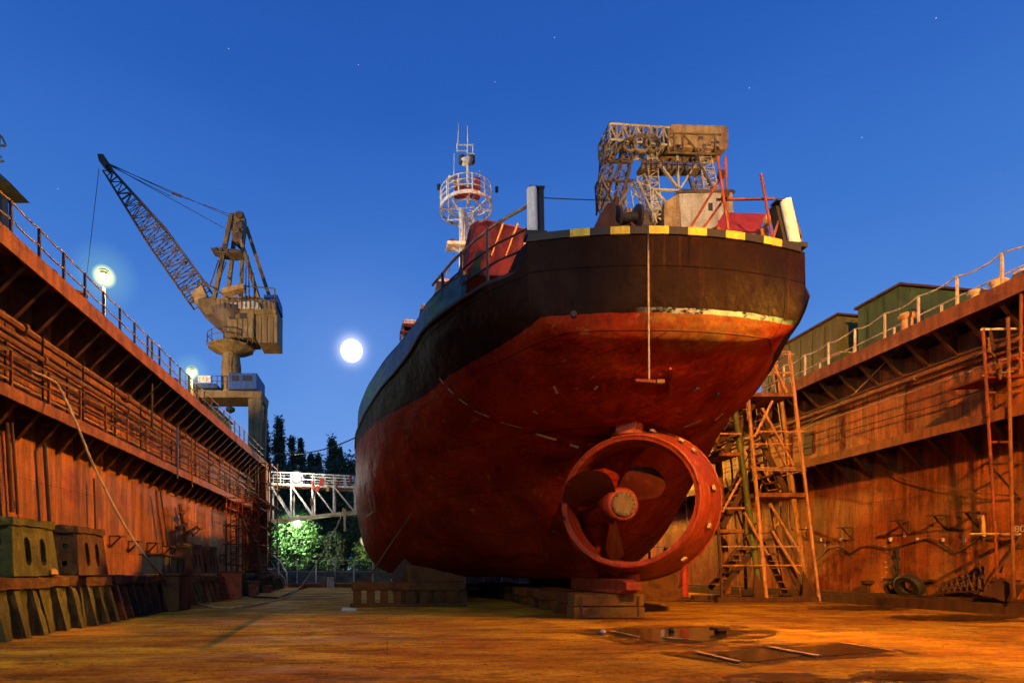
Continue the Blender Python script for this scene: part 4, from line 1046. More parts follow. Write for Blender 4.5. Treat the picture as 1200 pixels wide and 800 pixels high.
# big docking blocks along the left wall
def slotloop(cx,cy,rx,ry,n=12):
    return [(cx+rx*math.cos(a*2*PI/n), cy+ry*math.copysign(abs(math.sin(a*2*PI/n))**.6,math.sin(a*2*PI/n))) for a in range(n)]
def upper_block(mat, dark):
    """trapezoid cast block with two tall slots in its long side and two round holes in its end"""
    t = root('docking_block','','docking block')
    L, wb, wt, H = 1.35, .62, .40, 1.08
    # side plates lean inwards (faces +X and -X)
    for sx in (1,-1):
        ang = math.atan2((wb-wt)/2, H)
        Mx = Matrix.Translation((sx*(wb/2),0,0)) @ Matrix(((0,0,1,0),(1,0,0,0),(0,1,0,0),(0,0,0,1))) 
        Mx = Matrix.Translation((sx*(wb/2),0,0)) @ Matrix.Rotation(-sx*ang,4,'Y') @ Matrix(((0,0,1,0),(1,0,0,0),(0,1,0,0),(0,0,0,1)))
        out = [(-L/2,0),(L/2,0),(L/2*.86,H*.86),(-L/2*.86,H*.86)]
        mb = MB(); mb.plate(out,[slotloop(-.22,.46,.085,.27),slotloop(.22,.46,.085,.27)],Mx,.07)
        mb.rough(.012,1,2).build('side_plate', mat, t)
    for sy in (-1,1):
        Mx = Matrix.Translation((0,sy*(L/2-.05),0)) @ Matrix.Rotation(sy*math.atan2(L/2*.14,H*.86),4,'X') @ Matrix(((1,0,0,0),(0,0,-1,0),(0,1,0,0),(0,0,0,1)))
        out = [(-wb/2+.02,0),(wb/2-.02,0),(wt/2,H*.86),(-wt/2,H*.86)]
        mb = MB(); mb.plate(out,[slotloop(.02,.25,.07,.07),slotloop(.02,.62,.07,.07)],Mx,.06); mb.build('end_plate', mat, t)
    MB().boxmm(-wt/2-.09,wt/2+.09,-L/2*.9,L/2*.9,H*.86,H).rough(.05,6,5).build('cap_beam', mat, t)
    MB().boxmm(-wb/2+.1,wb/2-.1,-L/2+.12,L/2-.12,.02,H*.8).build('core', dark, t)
    return t
def lower_block(mat, sd=1):
    """low block with slanted ribs down its visible side"""
    t = root('docking_block','','docking block')
    L,H = 1.25,1.08
    MB().prism([(-.42,-L/2,0),(.42,-L/2,0),(.30,-L/2,H*.8),(-.30,-L/2,H*.8)],(0,L,0)).rough(.035,5,sd).build('block_body', mat, t)
    MB().boxmm(-.45,.45,-L/2+.01,L/2-.01,H*.802,H).rough(.05,6,sd+3).build('cap_beam', M['conc_r'], t)
    for k in range(3):
        y = -L/2+.14+k*(L-.28)/2
        mb = MB(); mb.prism([(.30,y-.07,H*.78),(.44,y-.07,H*.78),(.66,y-.07,0),(.42,y-.07,0)],(0,.14,0)); mb.rough(.04,4,sd+k).build('rib', mat, t)
    mb = MB(); mb.boxmm(-.12,.14,-L/2-.006,-L/2-.001,.12,.5); mb.build('end_opening', M['black'], t)
    return t
u1 = upper_block(M['conc'],M['black']); u2 = upper_block(M['conc_r'],M['black'])
l1 = lower_block(M['conc']); l2 = lower_block(M['conc_r'],4); l3 = lower_block(M['conc_r'],9); l4 = lower_block(M['conc'],13)
BX = -6.95
low_labels = {0:'mossy ribbed base block at the near left corner, under the first slotted block',1:'mossy ribbed base block second in the left row',
   2:'mossy ribbed base block under the reddish slotted block',3:'ribbed base block just past the reddish slotted block'}
k = 0; y = 10.1
while y < 36:
    src = (l1,l4,l1,l2)[k] if k < 4 else (l2,l3,l4,l3,l2)[k%5]
    o = dup(src,(BX+random.uniform(-.10,.14)-(.0 if k<5 else .35),y,.004),random.uniform(-.09,.09),
            low_labels.get(k,'low dark ribbed block in the long row running away along the left wall'), None if k in low_labels else 'low docking blocks along the left wall')
    o.scale = (random.uniform(.9,1.1),random.uniform(.93,1.03),random.uniform(.97,1.0) if k<5 else random.uniform(.8,1.0))
    y += 1.36+(.5 if k in (5,9) else 0); k += 1
for (yy,src,lab,dz) in ((10.9,u1,'olive slotted docking block on top of the row at the left picture edge',0),(12.9,u2,'reddish slotted docking block with two tall slots, second on the row',0),
        (20.9,u2,'reddish slotted docking block on the row beyond the dark crate',0),(22.6,u2,'rusty slotted docking block, middle of the far group on the row',0),(31.5,u2,'small far slotted block by the scaffold at the left wall end',0)):
    dup(src,(BX-.02-(.35 if yy>16 else 0),yy,1.094),random.uniform(-.05,.05),lab)
for s_ in (u1,u2,l1,l2,l3,l4):
    for ch in list(s_.children_recursive): bpy.data.objects.remove(ch)
    bpy.data.objects.remove(s_)
def crate(label,x,y,z,sx,sy,sz,mat,rz=0):
    t = root('steel_crate',label,'crate',(x,y,z))
    MB().box((x,y,z+sz/2),(sx,sy,sz),rz).build('crate_body',mat,t,False,.02)
    MB().box((x,y,z+sz+.03),(sx+.1,sy+.1,.055),rz).build('lid',M['rust_dk'],t)
    for s_ in (-1,1): MB().box((x+sx/2+.012,y+s_*sy*.3,z+sz/2),(.02,.07,sz*.96),0).build('batten',M['rust_dk'],t)
crate('dark teal-grey box standing on the block row, by the hanging hose',BX-.1,17.3,1.1,.6,.7,.55,plain('teal_grey',(.05,.065,.06),.8))
crate('dark boxy block on the floor below the teal-grey box, by the wall row',BX+.65,16.9,.005,.5,1.0,1.05,M['rust_dk'])
crate('black steel box on the row before the blue-grey pipe',BX-.4,19.2,1.1,.7,.8,.5,M['black'])
for i,(px,py,zz) in enumerate(((230,690,1.1),(262,688,.6),(285,690,.3))):
    p = PZ(px,py+14,0); p.y=24+i*3.1; p.x=BX+.3
    crate(('rusty brown box low against the row below the down pipe','reddish box near the foot of the left scaffold','small red box on the floor before the white stair rail')[i],p.x,p.y,.005,.8,.8,zz,M['rust_red'],.2)
# brick-like rubble piece on top
tag(MB().lathe([(.03,0),(.09,.03),(.07,.11),(.02,.14)],(BX+.36,11.3,1.1),(0,0,1),7).build('loose_stone',M['crane_y']),'small ochre stone on the ledge of the first slotted block','stone')

# scaffold tower at the far end of the left wall
def scaffold(label, x0,x1,y0,y1,z1, levels, mat, lean=0, name='scaffold_tower', r=.04, ladder=True, bays=1):
    t = root(name,label,'scaffold',((x0+x1)/2,(y0+y1)/2,0))
    for x in [x0+(x1-x0)*i/bays for i in range(bays+1)]:
        for y in (y0,y1): MB().cyl((x+0,y,.005),(x+lean*z1,y,z1),r,None,8).build('standard',mat,t,True)
    for z in levels:
        mb = MB()
        for y in (y0,y1): mb.cyl((x0+lean*z-.15,y,z),(x1+lean*z+.15,y,z),r*.8,None,6)
        for x in (x0,x1): mb.cyl((x+lean*z,y0-.15,z),(x+lean*z,y1+.15,z),r*.8,None,6)
        mb.build('ledger',mat,t)
    for a,b_ in zip(levels[:-1],levels[1:]):
        MB().cyl((x0+lean*a,y0,a),(x1+lean*b_,y0,b_),r*.7,None,6).build('brace',mat,t); MB().cyl((x1+lean*a,y1,a),(x0+lean*b_,y1,b_),r*.7,None,6).build('brace',mat,t)
    if ladder:
        mb = MB(); xa = x0+.25; 
        for xx in (xa,xa+.4): mb.cyl((xx,y0-.06,.1),(xx,y0-.06,z1-.2),.025,None,6)
        z=.3
        while z<z1-.3: mb.cyl((xa,y0-.06,z),(xa+.4,y0-.06,z),.018,None,5); z+=.3
        mb.build('ladder',mat,t)
    return t
s1 = scaffold('dense dark red scaffold tower standing by the far end of the left wall',-8.6,-6.9,30.0,32.0,5.2,[.6,1.5,2.6,3.6,4.6,5.1],M['rust_red'],0,bays=2)
s2 = scaffold('taller rusty scaffold at the very end corner of the left wall',-9.2,-7.6,36.4,38.6,8.6,[1,2.5,4,5.4,6.8,8.2],M['rust'],0,bays=2)
MB().boxmm(-9.2,-7.5,36.3,38.7,5.45,5.52).build('platform',M['rust_dk'],s2)
t = root('end_column','rusty box column closing the far end of the left dock wall','column',(-8.9,39.0,0))
MB().boxmm(-9.45,-8.35,38.7,39.25,.285,8.3).build('column_body',M['rust'],t,False,.03)
for z in (1.5,3,4.5,6,7.2): MB().boxmm(-9.5,-8.3,38.64,39.3,z,z+.1).build('stiffener',M['rust_dk'],t)
t = root('leaning_truss','rusty stair frame leaning in front of the left wall end','stair',(-8,35,0))
MB().bar((-9.0,34.6,4.6),(-7.3,35.4,.05),.22,.08).bar((-9.0,35.4,4.6),(-7.3,36.2,.05),.22,.08).build('stringer',M['rust_dk'],t)
mb = MB()
for k in range(13): f_=k/13+.03; mb.box((-9+1.7*f_,35.4,4.6-4.5*f_),(.25,.8,.03))
mb.build('treads',M['rust'],t)
t = root('end_ladder_rail','white bent handrail at the far end of the dock floor, by the left wall','handrail',(-7.6,38.9,0))
MB().tube([P(320,650,38.9),P(328,657,38.9),P(336,671,38.9),P(337,690,38.9)],.055,8).build('rail',M['white'],t,True)
MB().tube([P(316,655,38.6),P(325,668,38.6),P(334,678,38.6),P(335,692,38.6)],.03,6).cyl(P(327,657,38.9),P(327,690,38.9),.03,None,6).build('post',M['white'],t)
# scrap on the floor between
t = root('cable_stub','thick dark hose end lying on the floor below the left scaffold','hose',(-7,26,0))
MB().tube([PZ(290,697,.07),PZ(300,699,.07),PZ(325,700,.08),PZ(350,690,.07),PZ(370,685,.4),PZ(378,683,1.0)],.045,6).build('hose_body',M['cable'],t,True)
crate('low reddish crate lying on the dock floor behind the hose',-1.5,37.5,.005,1.6,.5,.35,M['rust_red'])
crate('white-fronted small box on the far dock floor under the bridge lamps',-3.9,38.6,.005,.5,.4,.75,M['white'])
t = root('floor_tray','flat bright metal plate lying on the floor left of the timber crib','plate',(-1,17,0))
MB().prism([PZ(400,716,.01),PZ(417,716,.01),PZ(418,713,.01),PZ(402,712,.01)],(0,0,.02)).build('plate_body',M['zinc'],t)

# big hose
pts=[]; ctrl=[PXW(36,434,-8.6),PXW(60,445,-8.5),PXW(70,455,-8.4),P(88,492,14.4),P(112,550,14.9),P(150,622,15.6),P(185,668,16.3),PZ(215,697,.12),PZ(245,710,.06),PZ(280,711,.06),PZ(318,704,.06)]
ctrl += [P(345,694,26),P(366,668,30),P(385,635,34),P(397,612,37),P(403,592,39.2)]
for i in range(len(ctrl)-1):
    for j in range(5):
        pts.append(Vector(cr(ctrl[max(i-1,0)],ctrl[i],ctrl[i+1],ctrl[min(i+2,len(ctrl)-1)],j/5)))
for p in pts: p.z = max(p.z,.045)
tag(MB().tube(pts,.032,8).build('water_hose',M['pipe_pale'],None,True),'long pale hose hanging from the left wall walkway down across the floor','hose')
# power line
pts=[]
for i in range(21):
    t_=i/20; a=P(270,513,39); b_=P(440,500,30); p=a.lerp(b_,t_); p.z-=1.3*4*t_*(1-t_); pts.append(p)
tag(MB().tube(pts,.035,6).build('power_cable',M['cable'],None,True),'thick black cable sagging from the left wall top across to the ship','cable')

# swing bridge truss at dock end
t = root('gangway_bridge','white lattice gangway bridge reaching out from the far end of the left wall','bridge',(-8.6,39.8,4.8))
def BP(px,py,y=39.6): return P(px,py,y)
for y in (39.5,40.7):
    dx = 0
    a0,a1 = Vector((-8.3,y,4.72)),Vector((3.7,y,6.1)); b0,b1 = Vector((-8.3,y,7.35)),Vector((3.7,y,7.0)); c0,c1=Vector((-8.3,y,8.2)),Vector((3.7,y,7.75))
    MB().bar(a0,a1,.16,.16).build('bottom_chord',M['crane_lt'],t); MB().bar(b0,b1,.14,.14).build('top_chord',M['white'],t)
    MB().cyl(c0,c1,.05,None,6).cyl(c0.lerp(b0,.5),c1.lerp(b1,.5),.035,None,6).build('hand_rail',M['white'],t)
    for k in range(9):
        f_=k/8; f2=(k+1)/8
        MB().bar(a0.lerp(a1,f_),b0.lerp(b1,f_),.11,.11).build('vertical',M['white'],t)
        if k<8: MB().bar(b0.lerp(b1,f_),a0.lerp(a1,f2),.09,.09).build('diagonal',M['white'],t)
    for k in range(17):
        f_=k/16; MB().bar(b0.lerp(b1,f_),c0.lerp(c1,f_),.06,.06).build('rail_post',M['white'],t)
MB().prism([(-8.3,39.55,7.2),(3.7,39.55,6.85),(3.7,39.55,6.9),(-8.3,39.55,7.25)],(0,1.1,0)).build('walk_deck',M['rust'],t)
for k in range(26):
    x = -5.2+k*.33+random.uniform(-.1,.1)
    MB().box((x,39.4+random.uniform(0,.2),7.4+random.uniform(-.5,.35)),(random.uniform(.12,.3),.12,random.uniform(.12,.7)),0,0,random.uniform(-.5,.5)).build('hanging_bundle',random.choice([M['rust_red'],M['crane_y'],M['crane_lt'],M['rust_dk'],M['redpaint'],M['white']]),t)
for px,y0_,y1_ in ((365,583,592),(404,596,622),(401,632,645)):
    MB().bar(P(px,y0_,39.3),P(px,y1_,39.3),.16,.1).build('hanging_line',M['rust_dk'] if px!=404 else M['crane_lt'],t)
def spot_on(t, off, target, energy, colr, cone):
    L=bpy.data.lights.new('lamp_light','SPOT'); L.energy=energy; L.color=colr; L.spot_size=R(cone); L.spot_blend=.5; L.shadow_soft_size=.15
    o=bpy.data.objects.new('lamp_light',L); col.objects.link(o); o.parent=t; o.location=off
    o.rotation_euler=(Vector(target)-(t.location+Vector(off))).to_track_quat('-Z','Y').to_euler()
def flood(label, px, py, Y, energy, colr, dirto=None, k=0):
    p = P(px,py,Y); t = root('work_lamp',label,'lamp',tuple(p))
    MB().box(p+Vector((0,.12,.02)),(.5,.14,.4)).build('lamp_housing',M['rail_dk'],t,False,.02)
    MB().box(p,(.42,.08,.32)).build('lamp_glass',glow('work_glow_%d'%k,colr,22),t)
    MB().lathe([(.55*math.sin(a*PI/12)+.0001,-.55*math.cos(a*PI/12)) for a in range(13)],p-Vector((0,.1,0)),(0,0,1),24).build('lamp_glare',glare_ball('work_glare_%d'%k,colr,1.6,3.0),t,True)  # emissive ball standing for the work lamp's glare
    if energy == 0:
        spot_on(t,(0,.3,0),(t.location.x-.8,50.5,3.5),4200,colr,85); return
    L = bpy.data.lights.new('lamp_light','POINT'); L.energy = energy; L.color = colr; L.shadow_soft_size=.15
    o = bpy.data.objects.new('lamp_light',L); col.objects.link(o); o.parent=t; o.location=(0,-.6,-.1)
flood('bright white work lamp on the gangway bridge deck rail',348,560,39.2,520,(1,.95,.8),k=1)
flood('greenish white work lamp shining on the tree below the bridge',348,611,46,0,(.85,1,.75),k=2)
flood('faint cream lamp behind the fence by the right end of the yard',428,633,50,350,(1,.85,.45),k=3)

# stair tower right
M['tower']=rusty('tower_rust',(.50,.24,.08),(.22,.08,.025),(.6,.42,.22),3,.6)
M['towery']=rusty('tower_ochre',(.40,.20,.05),(.18,.07,.02),None,3,.6)
t = root('stair_tower','leaning rusty stair tower with zigzag flights between the ship and the right wall','stair tower',(14.5,20.5,0))
YF,YB = 19.6,21.2
def pf_(px,py): return P(px,py,YF)
def pb_(px,py): return P(px,py,YB)
for a,b_,Y,r_,m in (((960,704),(925,412),YF,.06,'tower'),((898,700),(876,462),YF,.07,'tower'),((944,690),(907,415),YB,.11,'towery'),((890,690),(861,480),YF+.3,.11,'olive'),
        ((853,695),(840,510),YB,.12,'rust'),((917,695),(888,478),YB,.07,'tower'),((846,700),(838,560),YF,.05,'rust_dk'),((874,690),(868,500),YB+.3,.06,'rust_dk')):
    MB().cyl(P(*a,Y)if True else 0,P(*b_,Y),r_,None,10).build('post',M[m],t,True)
def quad_platform(x0,x1,py,th=.14,rail=None):
    a=pf_(x0,py); b_=pf_(x1,py); c=Vector((b_.x,YB,b_.z)); d=Vector((a.x,YB,a.z))
    MB().prism([a,b_,c,d],(0,0,-th)).build('platform',M['rust'],t)
    if rail:
        for h in rail:
            MB().tube([a+Vector((0,0,h)),b_+Vector((0,0,h)),c+Vector((0,0,h))],.035,6).build('guard_rail',M['tower'],t,True)
quad_platform(875,930,460,.14,[.75,1.45]); quad_platform(886,944,577,.16,[.85,2.3]); quad_platform(842,872,620,.12,[.8]); quad_platform(842,868,530,.12,[.7])
def flight(x0,y0,x1,y1,Y,wd,n,m='rust'):
    a=P(x0,y0,Y); b_=P(x1,y1,Y)
    fl = MB().bar(a,b_,.05,.22,up=(0,0,1)).bar(a+Vector((0,wd,0)),b_+Vector((0,wd,0)),.05,.22,up=(0,0,1)).build('stair_flight',M['rust_dk'],t)
    for k in range(n):
        c=a.lerp(b_,(k+.5)/n); MB().box(c+Vector((0,wd/2,.05)),(.24,wd,.04)).build('tread',M['tower'],fl)
    MB().tube([a+Vector((0,0,.9)),b_+Vector((0,0,.9))],.025,6).build('hand_rail',M[m],fl)
flight(940,696,905,620,YF+.25,.9,9); flight(846,618,886,545,YF+.5,.8,9,'rust_dk'); flight(922,577,893,520,YF+.35,.8,7); flight(846,690,886,640,YF+.5,.8,7,'rust_dk'); flight(850,530,884,470,YF+.5,.8,8,'rust_dk'); flight(893,520,905,470,YB-.6,.6,6)
for a,b_ in (((902,590),(936,645)),((905,622),(936,672)),((893,478),(930,545)),((900,650),(872,600)),((868,560),(846,600)),((905,425),(922,460)),((884,512),(905,470))):
    MB().cyl(pf_(*a),pf_(*b_),.05,None,6).build('brace',M['tower'],t)
for y_ in (520,548,640,662): MB().cyl(pf_(846 if y_>560 else 882,y_),pf_(950-(705-y_)*.12,y_),.03,None,6).build('ledger',M['tower'],t)
for a,b_ in (((846,700),(868,640)),((878,640),(850,560)),((918,690),(900,577)),((912,577),(890,470))):
    MB().cyl(P(*a,YB-.3),P(*b_,YB-.3),.032,None,6).build('brace',M['rust_dk'],t)
for x_,y0_,y1_ in ((868,700,500),):
    MB().cyl(P(x_,y0_,YB-.1),P(x_-14,y1_,YB-.1),.04,None,6).build('post',M['rust'],t,True)
# top guard
MB().tube([pf_(907,412),pf_(925,412),P(921,416,YB),P(908,416,YB)],.03,6).build('guard_rail',M['tower'],t,True)
# gusset feet and skid
for px in (898,955): 
    a=pf_(px,700); MB().prism([a+Vector((-.5,0,-.1)),a+Vector((.15,0,-.1)),a+Vector((-.45,0,1.0))],(0,.06,0)).build('foot_plate',M['rust_dk'],t)
MB().boxmm(12.3,16.4,YF-.05,YF+.2,.005,.2).boxmm(12.3,16.4,YB-.1,YB+.15,.005,.2).build('skid',M['rust_dk'],t)
mb=MB(); mb.tube([P(875+6*math.sin(a*.5),655+22*math.cos(a*.5),YB-.2) for a in range(14)],.02,5); tag(mb.build('coiled_cable',M['tower']),'pale cable coil hanging inside the stair tower','cable')
for (x0,y0,w_,h_) in ((903,590,12,26),(936,600,11,22)):
    pts=[P(x0+w_*math.copysign(abs(math.cos(a*PI/8))**.5,math.cos(a*PI/8)),y0+h_*math.copysign(abs(math.sin(a*PI/8))**.5,math.sin(a*PI/8)),YB+.1) for a in range(17)]
    tag(MB().tube(pts,.04,6).build('hoop_frame',M['crane_y'],None,True),'tall ochre hoop frame standing left in the stair tower' if x0<910 else 'ochre hoop frame standing right, behind the tower post','frame')

# hanging/leaning scaffold at the right edge
t = root('wall_scaffold','dark red pipe scaffold against the right wall at the picture edge','scaffold',(16.3,13.6,0))
def SP(px,py,Y=13.7): return P(px,py,Y)
for a,b_,Y,m,r_ in (((1170,696),(1152,384),13.7,'rust_red',.035),((1180,700),(1172,384),14.2,'rust_dk',.03),((1188,700),(1181,372),13.2,'rust',.04),((1236,716),(1226,350),13.2,'rust_red',.04),((1196,440),(1197,330),13.0,'rust',.035)):
    MB().cyl(SP(*a,Y),SP(*b_,Y),r_,None,8).build('standard',M[m],t,True)
for a,b_,m in (((1150,386),(1240,384),'white'),((1150,438),(1240,425),'rust_red'),((1155,488),(1240,490),'rust_dk'),((1158,543),(1240,543),'rust_dk'),((1137,625),(1240,626),'pipe_pale'),((1160,628),(1200,628),'rust_dk'),((1155,460),(1240,458),'rust'),((1163,680),(1240,680),'rust_dk'),((1158,518),(1240,517),'rust_red')):
    MB().cyl(SP(*a),SP(*b_),.03,None,6).build('ledger',M[m],t)
for a,b_ in (((1163,548),(1215,606)),((1160,385),(1165,410)),((1215,592),(1172,670)),((1215,400),(1160,440))):
    MB().cyl(SP(*a),SP(*b_),.03,None,6).build('brace',M['rust_dk'],t)
MB().tube([SP(1152,440),SP(1185,433)+Vector((0,.2,0)),SP(1240,430)],.02,5).build('guard_rail',M['pipe_pale'],t)
a=SP(1156,443); MB().prism([a,SP(1240,440),SP(1240,440)+Vector((0,1.0,0)),a+Vector((0,1.0,0))],(0,0,.05)).build('deck_board',M['orange'],t)
MB().box(SP(1196,421),(.5,.2,.09)).build('red_fitting',M['redpaint'],t); MB().box(SP(1198,400,13.9),(.22,.2,.9)).build('hanging_tool',M['green'],t)
MB().tube([SP(1158,395),SP(1160,412),SP(1168,420),SP(1172,432),SP(1172,445)],.03,6).build('bent_hose',M['pipe'],t)
MB().box(SP(1176,690),(.5,.5,.5),.3,.4).build('foot_joint',M['rust_dk'],t)
MB().bar(SP(1149,603,14.6),SP(1155,632,14.6),.16,.08).build('yellow_plank',M['crane_y'],t,False,.03)
# junk at the base of right wall
bz=.42
p = PXW(1068,689,16.9)
t = root('tyre','black rubber tyre lying against the foot of the right wall','tyre',(16.9,p.y,bz))
MB().lathe([(.2,-.12),(.36,-.14),(.42,-.08),(.42,.08),(.36,.14),(.2,.12)],(16.82,p.y,bz+.26),(1,.15,.35),24,True).build('tyre_body',M['black'],t,True)
MB().lathe([(.14,-.1),(.2,-.08),(.2,.08),(.14,.1)],(16.82,p.y+.62,bz+.2),(.9,.15,.25),18,True).build('inner_tube',M['black'],t,True)
t = root('rusty_bollard_stub','small rusty stub with wide cap at the right wall foot','bollard',(16.95,PXW(1015,685,16.9).y,bz))
yb=PXW(1015,685,16.9).y; MB().lathe([(.06,0),(.08,.25),(.2,.32),(.22,.42),(.05,.46)],(16.95,yb,bz),(0,0,1),12).build('stub_body',M['rust_dk'],t,True)
yb=PXW(1081,680,16.9).y; t = root('rusty_bollard_stub','rusty capped stub just above the tyre at the right wall foot','bollard',(17.0,yb,bz)); MB().lathe([(.06,0),(.08,.35),(.2,.4),(.22,.5),(.05,.54)],(17.05,yb+.1,bz),(0,0,1),12).build('stub_body',M['rust_dk'],t,True)
t = root('grating_stack','dark steel gratings leaning at a slant against the right wall, by the yellow plank','gratings',(16.9,14.8,bz))
a0=PXW(1102,694,16.8); a1=PXW(1152,692,16.8); a2=PXW(1152,664,17.1); a3=PXW(1108,684,17.0)
for s_ in (0,.07):
    mb=MB(); d=Vector((-s_*1.4,0,0))
    mb.bar(a0+d,a1+d,.05).bar(a2+d,a1+d,.05).bar(a3+d,a2+d,.05).bar(a3+d,a0+d,.05)
    for k in range(1,7):
        f_=k/7; mb.bar(a0.lerp(a1,f_)+d,a3.lerp(a2,f_)+d,.03); 
        if k<4: mb.bar(a0.lerp(a3,k/4)+d,a1.lerp(a2,k/4)+d,.03)
        mb.bar(a0.lerp(a1,f_)+d,a3.lerp(a2,max(0,f_-.2))+d,.03)
    mb.build('grating',M['rust_dk'],t)
# red post, dark posts seen below nozzle, hand rail
for (px,w_,y0_,m,lab) in ((802,.16,664,'redpaint','bright red pipe post standing between the ring duct and the stair tower'),(780,.09,672,'rust_dk','dark post on the floor just left of the red post'),(761,.06,676,'rust_dk','thin dark post below the ring duct')):
    b_=PZ(px,701 if px>790 else 699); tp=P(px,y0_-30,b_.y); t=root('floor_post',lab,'post',(b_.x,b_.y,0))
    MB().cyl(b_,tp,w_,None,14).build('post_shaft',M[m],t,True); MB().lathe([(w_*2,0),(w_*2,.06),(w_*1.1,.08)],b_+Vector((0,0,.003)),(0,0,1),16).build('foot_flange',M['rust_dk'],t)
t=root('floor_railing','grey pipe railing and ladder seen through the ring duct','railing',(9,26,0))
for px in (733,737,746): b_=P(px,694,26.0); MB().cyl(Vector((b_.x,26,.0)),P(px,632,26),.04,None,6).build('post',M['pipe_pale'],t)
for py in (642,651,660): MB().cyl(P(728,py,26),P(748,py,26),.03,None,6).build('rail',M['pipe_pale'],t)
MB().cyl(P(728,641,26),P(800,641,26),.03,None,6).build('rail',M['pipe_pale'],t)
t=root('tube_cage','small bulb lamp glowing on the railing behind the ring duct','lamp',tuple(P(779,648,25.8)))
p=P(779,648,25.8); MB().lathe([(.03,.14),(.05,.1),(.10,0),(.07,-.08),(.01,-.1)],p,(0,0,1),12).build('bulb',glow('bulb_glow',(1,.85,.5),14),t,True); MB().cyl(p+Vector((0,0,.12)),p+Vector((0,0,.35)),.03,None,6).build('bulb_holder',M['rail_dk'],t)
tag(MB().cyl(P(802,548,24),P(806,626,24),.025,None,5).build('pale_cord',M['pipe_pale'],None),'pale cord hanging vertically behind the ring duct','cord')  # plain hanging cord, feeds no lamp
t=root('chain_heap','heap of grey chain on the floor by the red post','chain',tuple(PZ(815,703)))
p0=PZ(800,703,.04); p1=PZ(832,704,.04)
for k in range(16):
    c=p0.lerp(p1,k/15)+Vector((0,random.uniform(-.1,.1),0)); MB().lathe([(.05,-.02),(.09,-.02),(.09,.02),(.05,.02)],c,(random.uniform(-.4,.4),random.uniform(-.4,.4),1),10,True).build('chain_link',M['rust_dk'],t)

# hatches with standing water
def floor_quad(pts, z): return [PZ(px,py,0).xy.to_3d()+Vector((0,0,z)) for px,py in pts]
PUD=[]
def water(label, pts, cat='puddle', m='water', z=.009, name='puddle'):
    q = floor_quad(pts,z); mb=MB(); mb.add(q,[tuple(range(len(q)))])
    c_=sum(q,Vector())/len(q); dm=MB(); e=[c_+(v-c_)*1.35+((v-c_).normalized()*.22) for v in q]
    for v in e: v.z=.0022+.0004*len(PUD)
    dm.add(e,[tuple(range(len(e)))])
    o=mb.build(name,M[m]); tag(o,label,cat); dm.build('damp_margin',M['damp'],o); PUD.append(o); return o
def rag(cx,cy,rx,ry,n=22,seed=1):
    rr=random.Random(seed); return [(cx+rx*(1+rr.uniform(-.22,.22))*math.cos(a*2*PI/n),cy+ry*(1+rr.uniform(-.25,.25))*math.sin(a*2*PI/n)) for a in range(n)]
water('dark wet hatch left of centre in front of the keel block',[(706,741),(722,739),(736,738.5),(760,736),(783,737),(802,735.5),(850,736),(866,738.5),(880,740),(872,741.5),(868,744),(852,746),(846,749),(826,751),(812,753),(786,751),(760,752),(748,748),(734,746),(722,743)])
water('square water filled hatch, middle one with pale bars on both sides',[(836,765),(900,758),(946,768),(880,776)])
water('square water filled hatch right of the middle one',[(908,759),(985,755),(1042,764),(958,769)])
water('narrow wet strip to the left of the square hatches',[(790,767),(822,766),(862,776),(840,775)])
water('ragged brown puddle at the bottom edge, right of centre',rag(930,797,46,3.6,seed=3))
water('ragged brown puddle near the bottom right corner',rag(1065,794,44,3.4,seed=5))
water('thin wet patch on the floor before the stair tower',rag(1010,712,46,2.2,seed=8))
water('long wet patch at the foot of the right wall',rag(1130,724,66,3.0,seed=9))
def timber(label,a,b_,w_=.16,m='crane_y'):
    p=PZ(*a,.0); q=PZ(*b_,.0); p.z=q.z=.022
    tag(MB().bar(p,q,w_,.018).rough(.005,3,w_*9).build('floor_timber',M[m],None),label,'timber')
timber('pale timber between the wet strip and the middle hatch',(817,765),(868,777),.10)
timber('pale timber between the two square hatches',(896,758),(960,770),.12)
timber('pale timber along the far right of the hatches',(985,754),(1050,764),.07)
timber('short timber lying left of the wet hatch, near the keel block',(716,740),(748,747),.06)
timber('thin timber edging the wet hatch front',(776,748),(824,752),.05)
crate('small dark block standing in the wet hatch',*PZ(843,742).xy,.005,.16,.12,.06,M['rust_dk'],.2)
for i,(px,py) in enumerate(((706,743),(787,741))):
    p=PZ(px,py); tag(MB().lathe([(.05,0),(.07,.05),(.03,.1)],p,(0,0,1),8).build('floor_bolt',M['zinc'] if i==0 else M['black']),'small pale bolt head on the floor before the keel block' if i==0 else 'small dark bolt sticking up from the wet hatch','bolt')
# loose flakes and grit
rr=random.Random(4); mb=MB()
for k in range(1500):
    x=rr.uniform(-8,16); y=rr.uniform(5.5,24); s_=rr.uniform(.004,.016); a=rr.uniform(0,PI)
    mb.box((x,y,s_*.25+.002),(s_*rr.uniform(1,2.5),s_,s_*.5),a)
tag(mb.build('rust_flakes',M['rust']),'scattered rust flakes and grit on the dock floor','debris',kind='stuff')

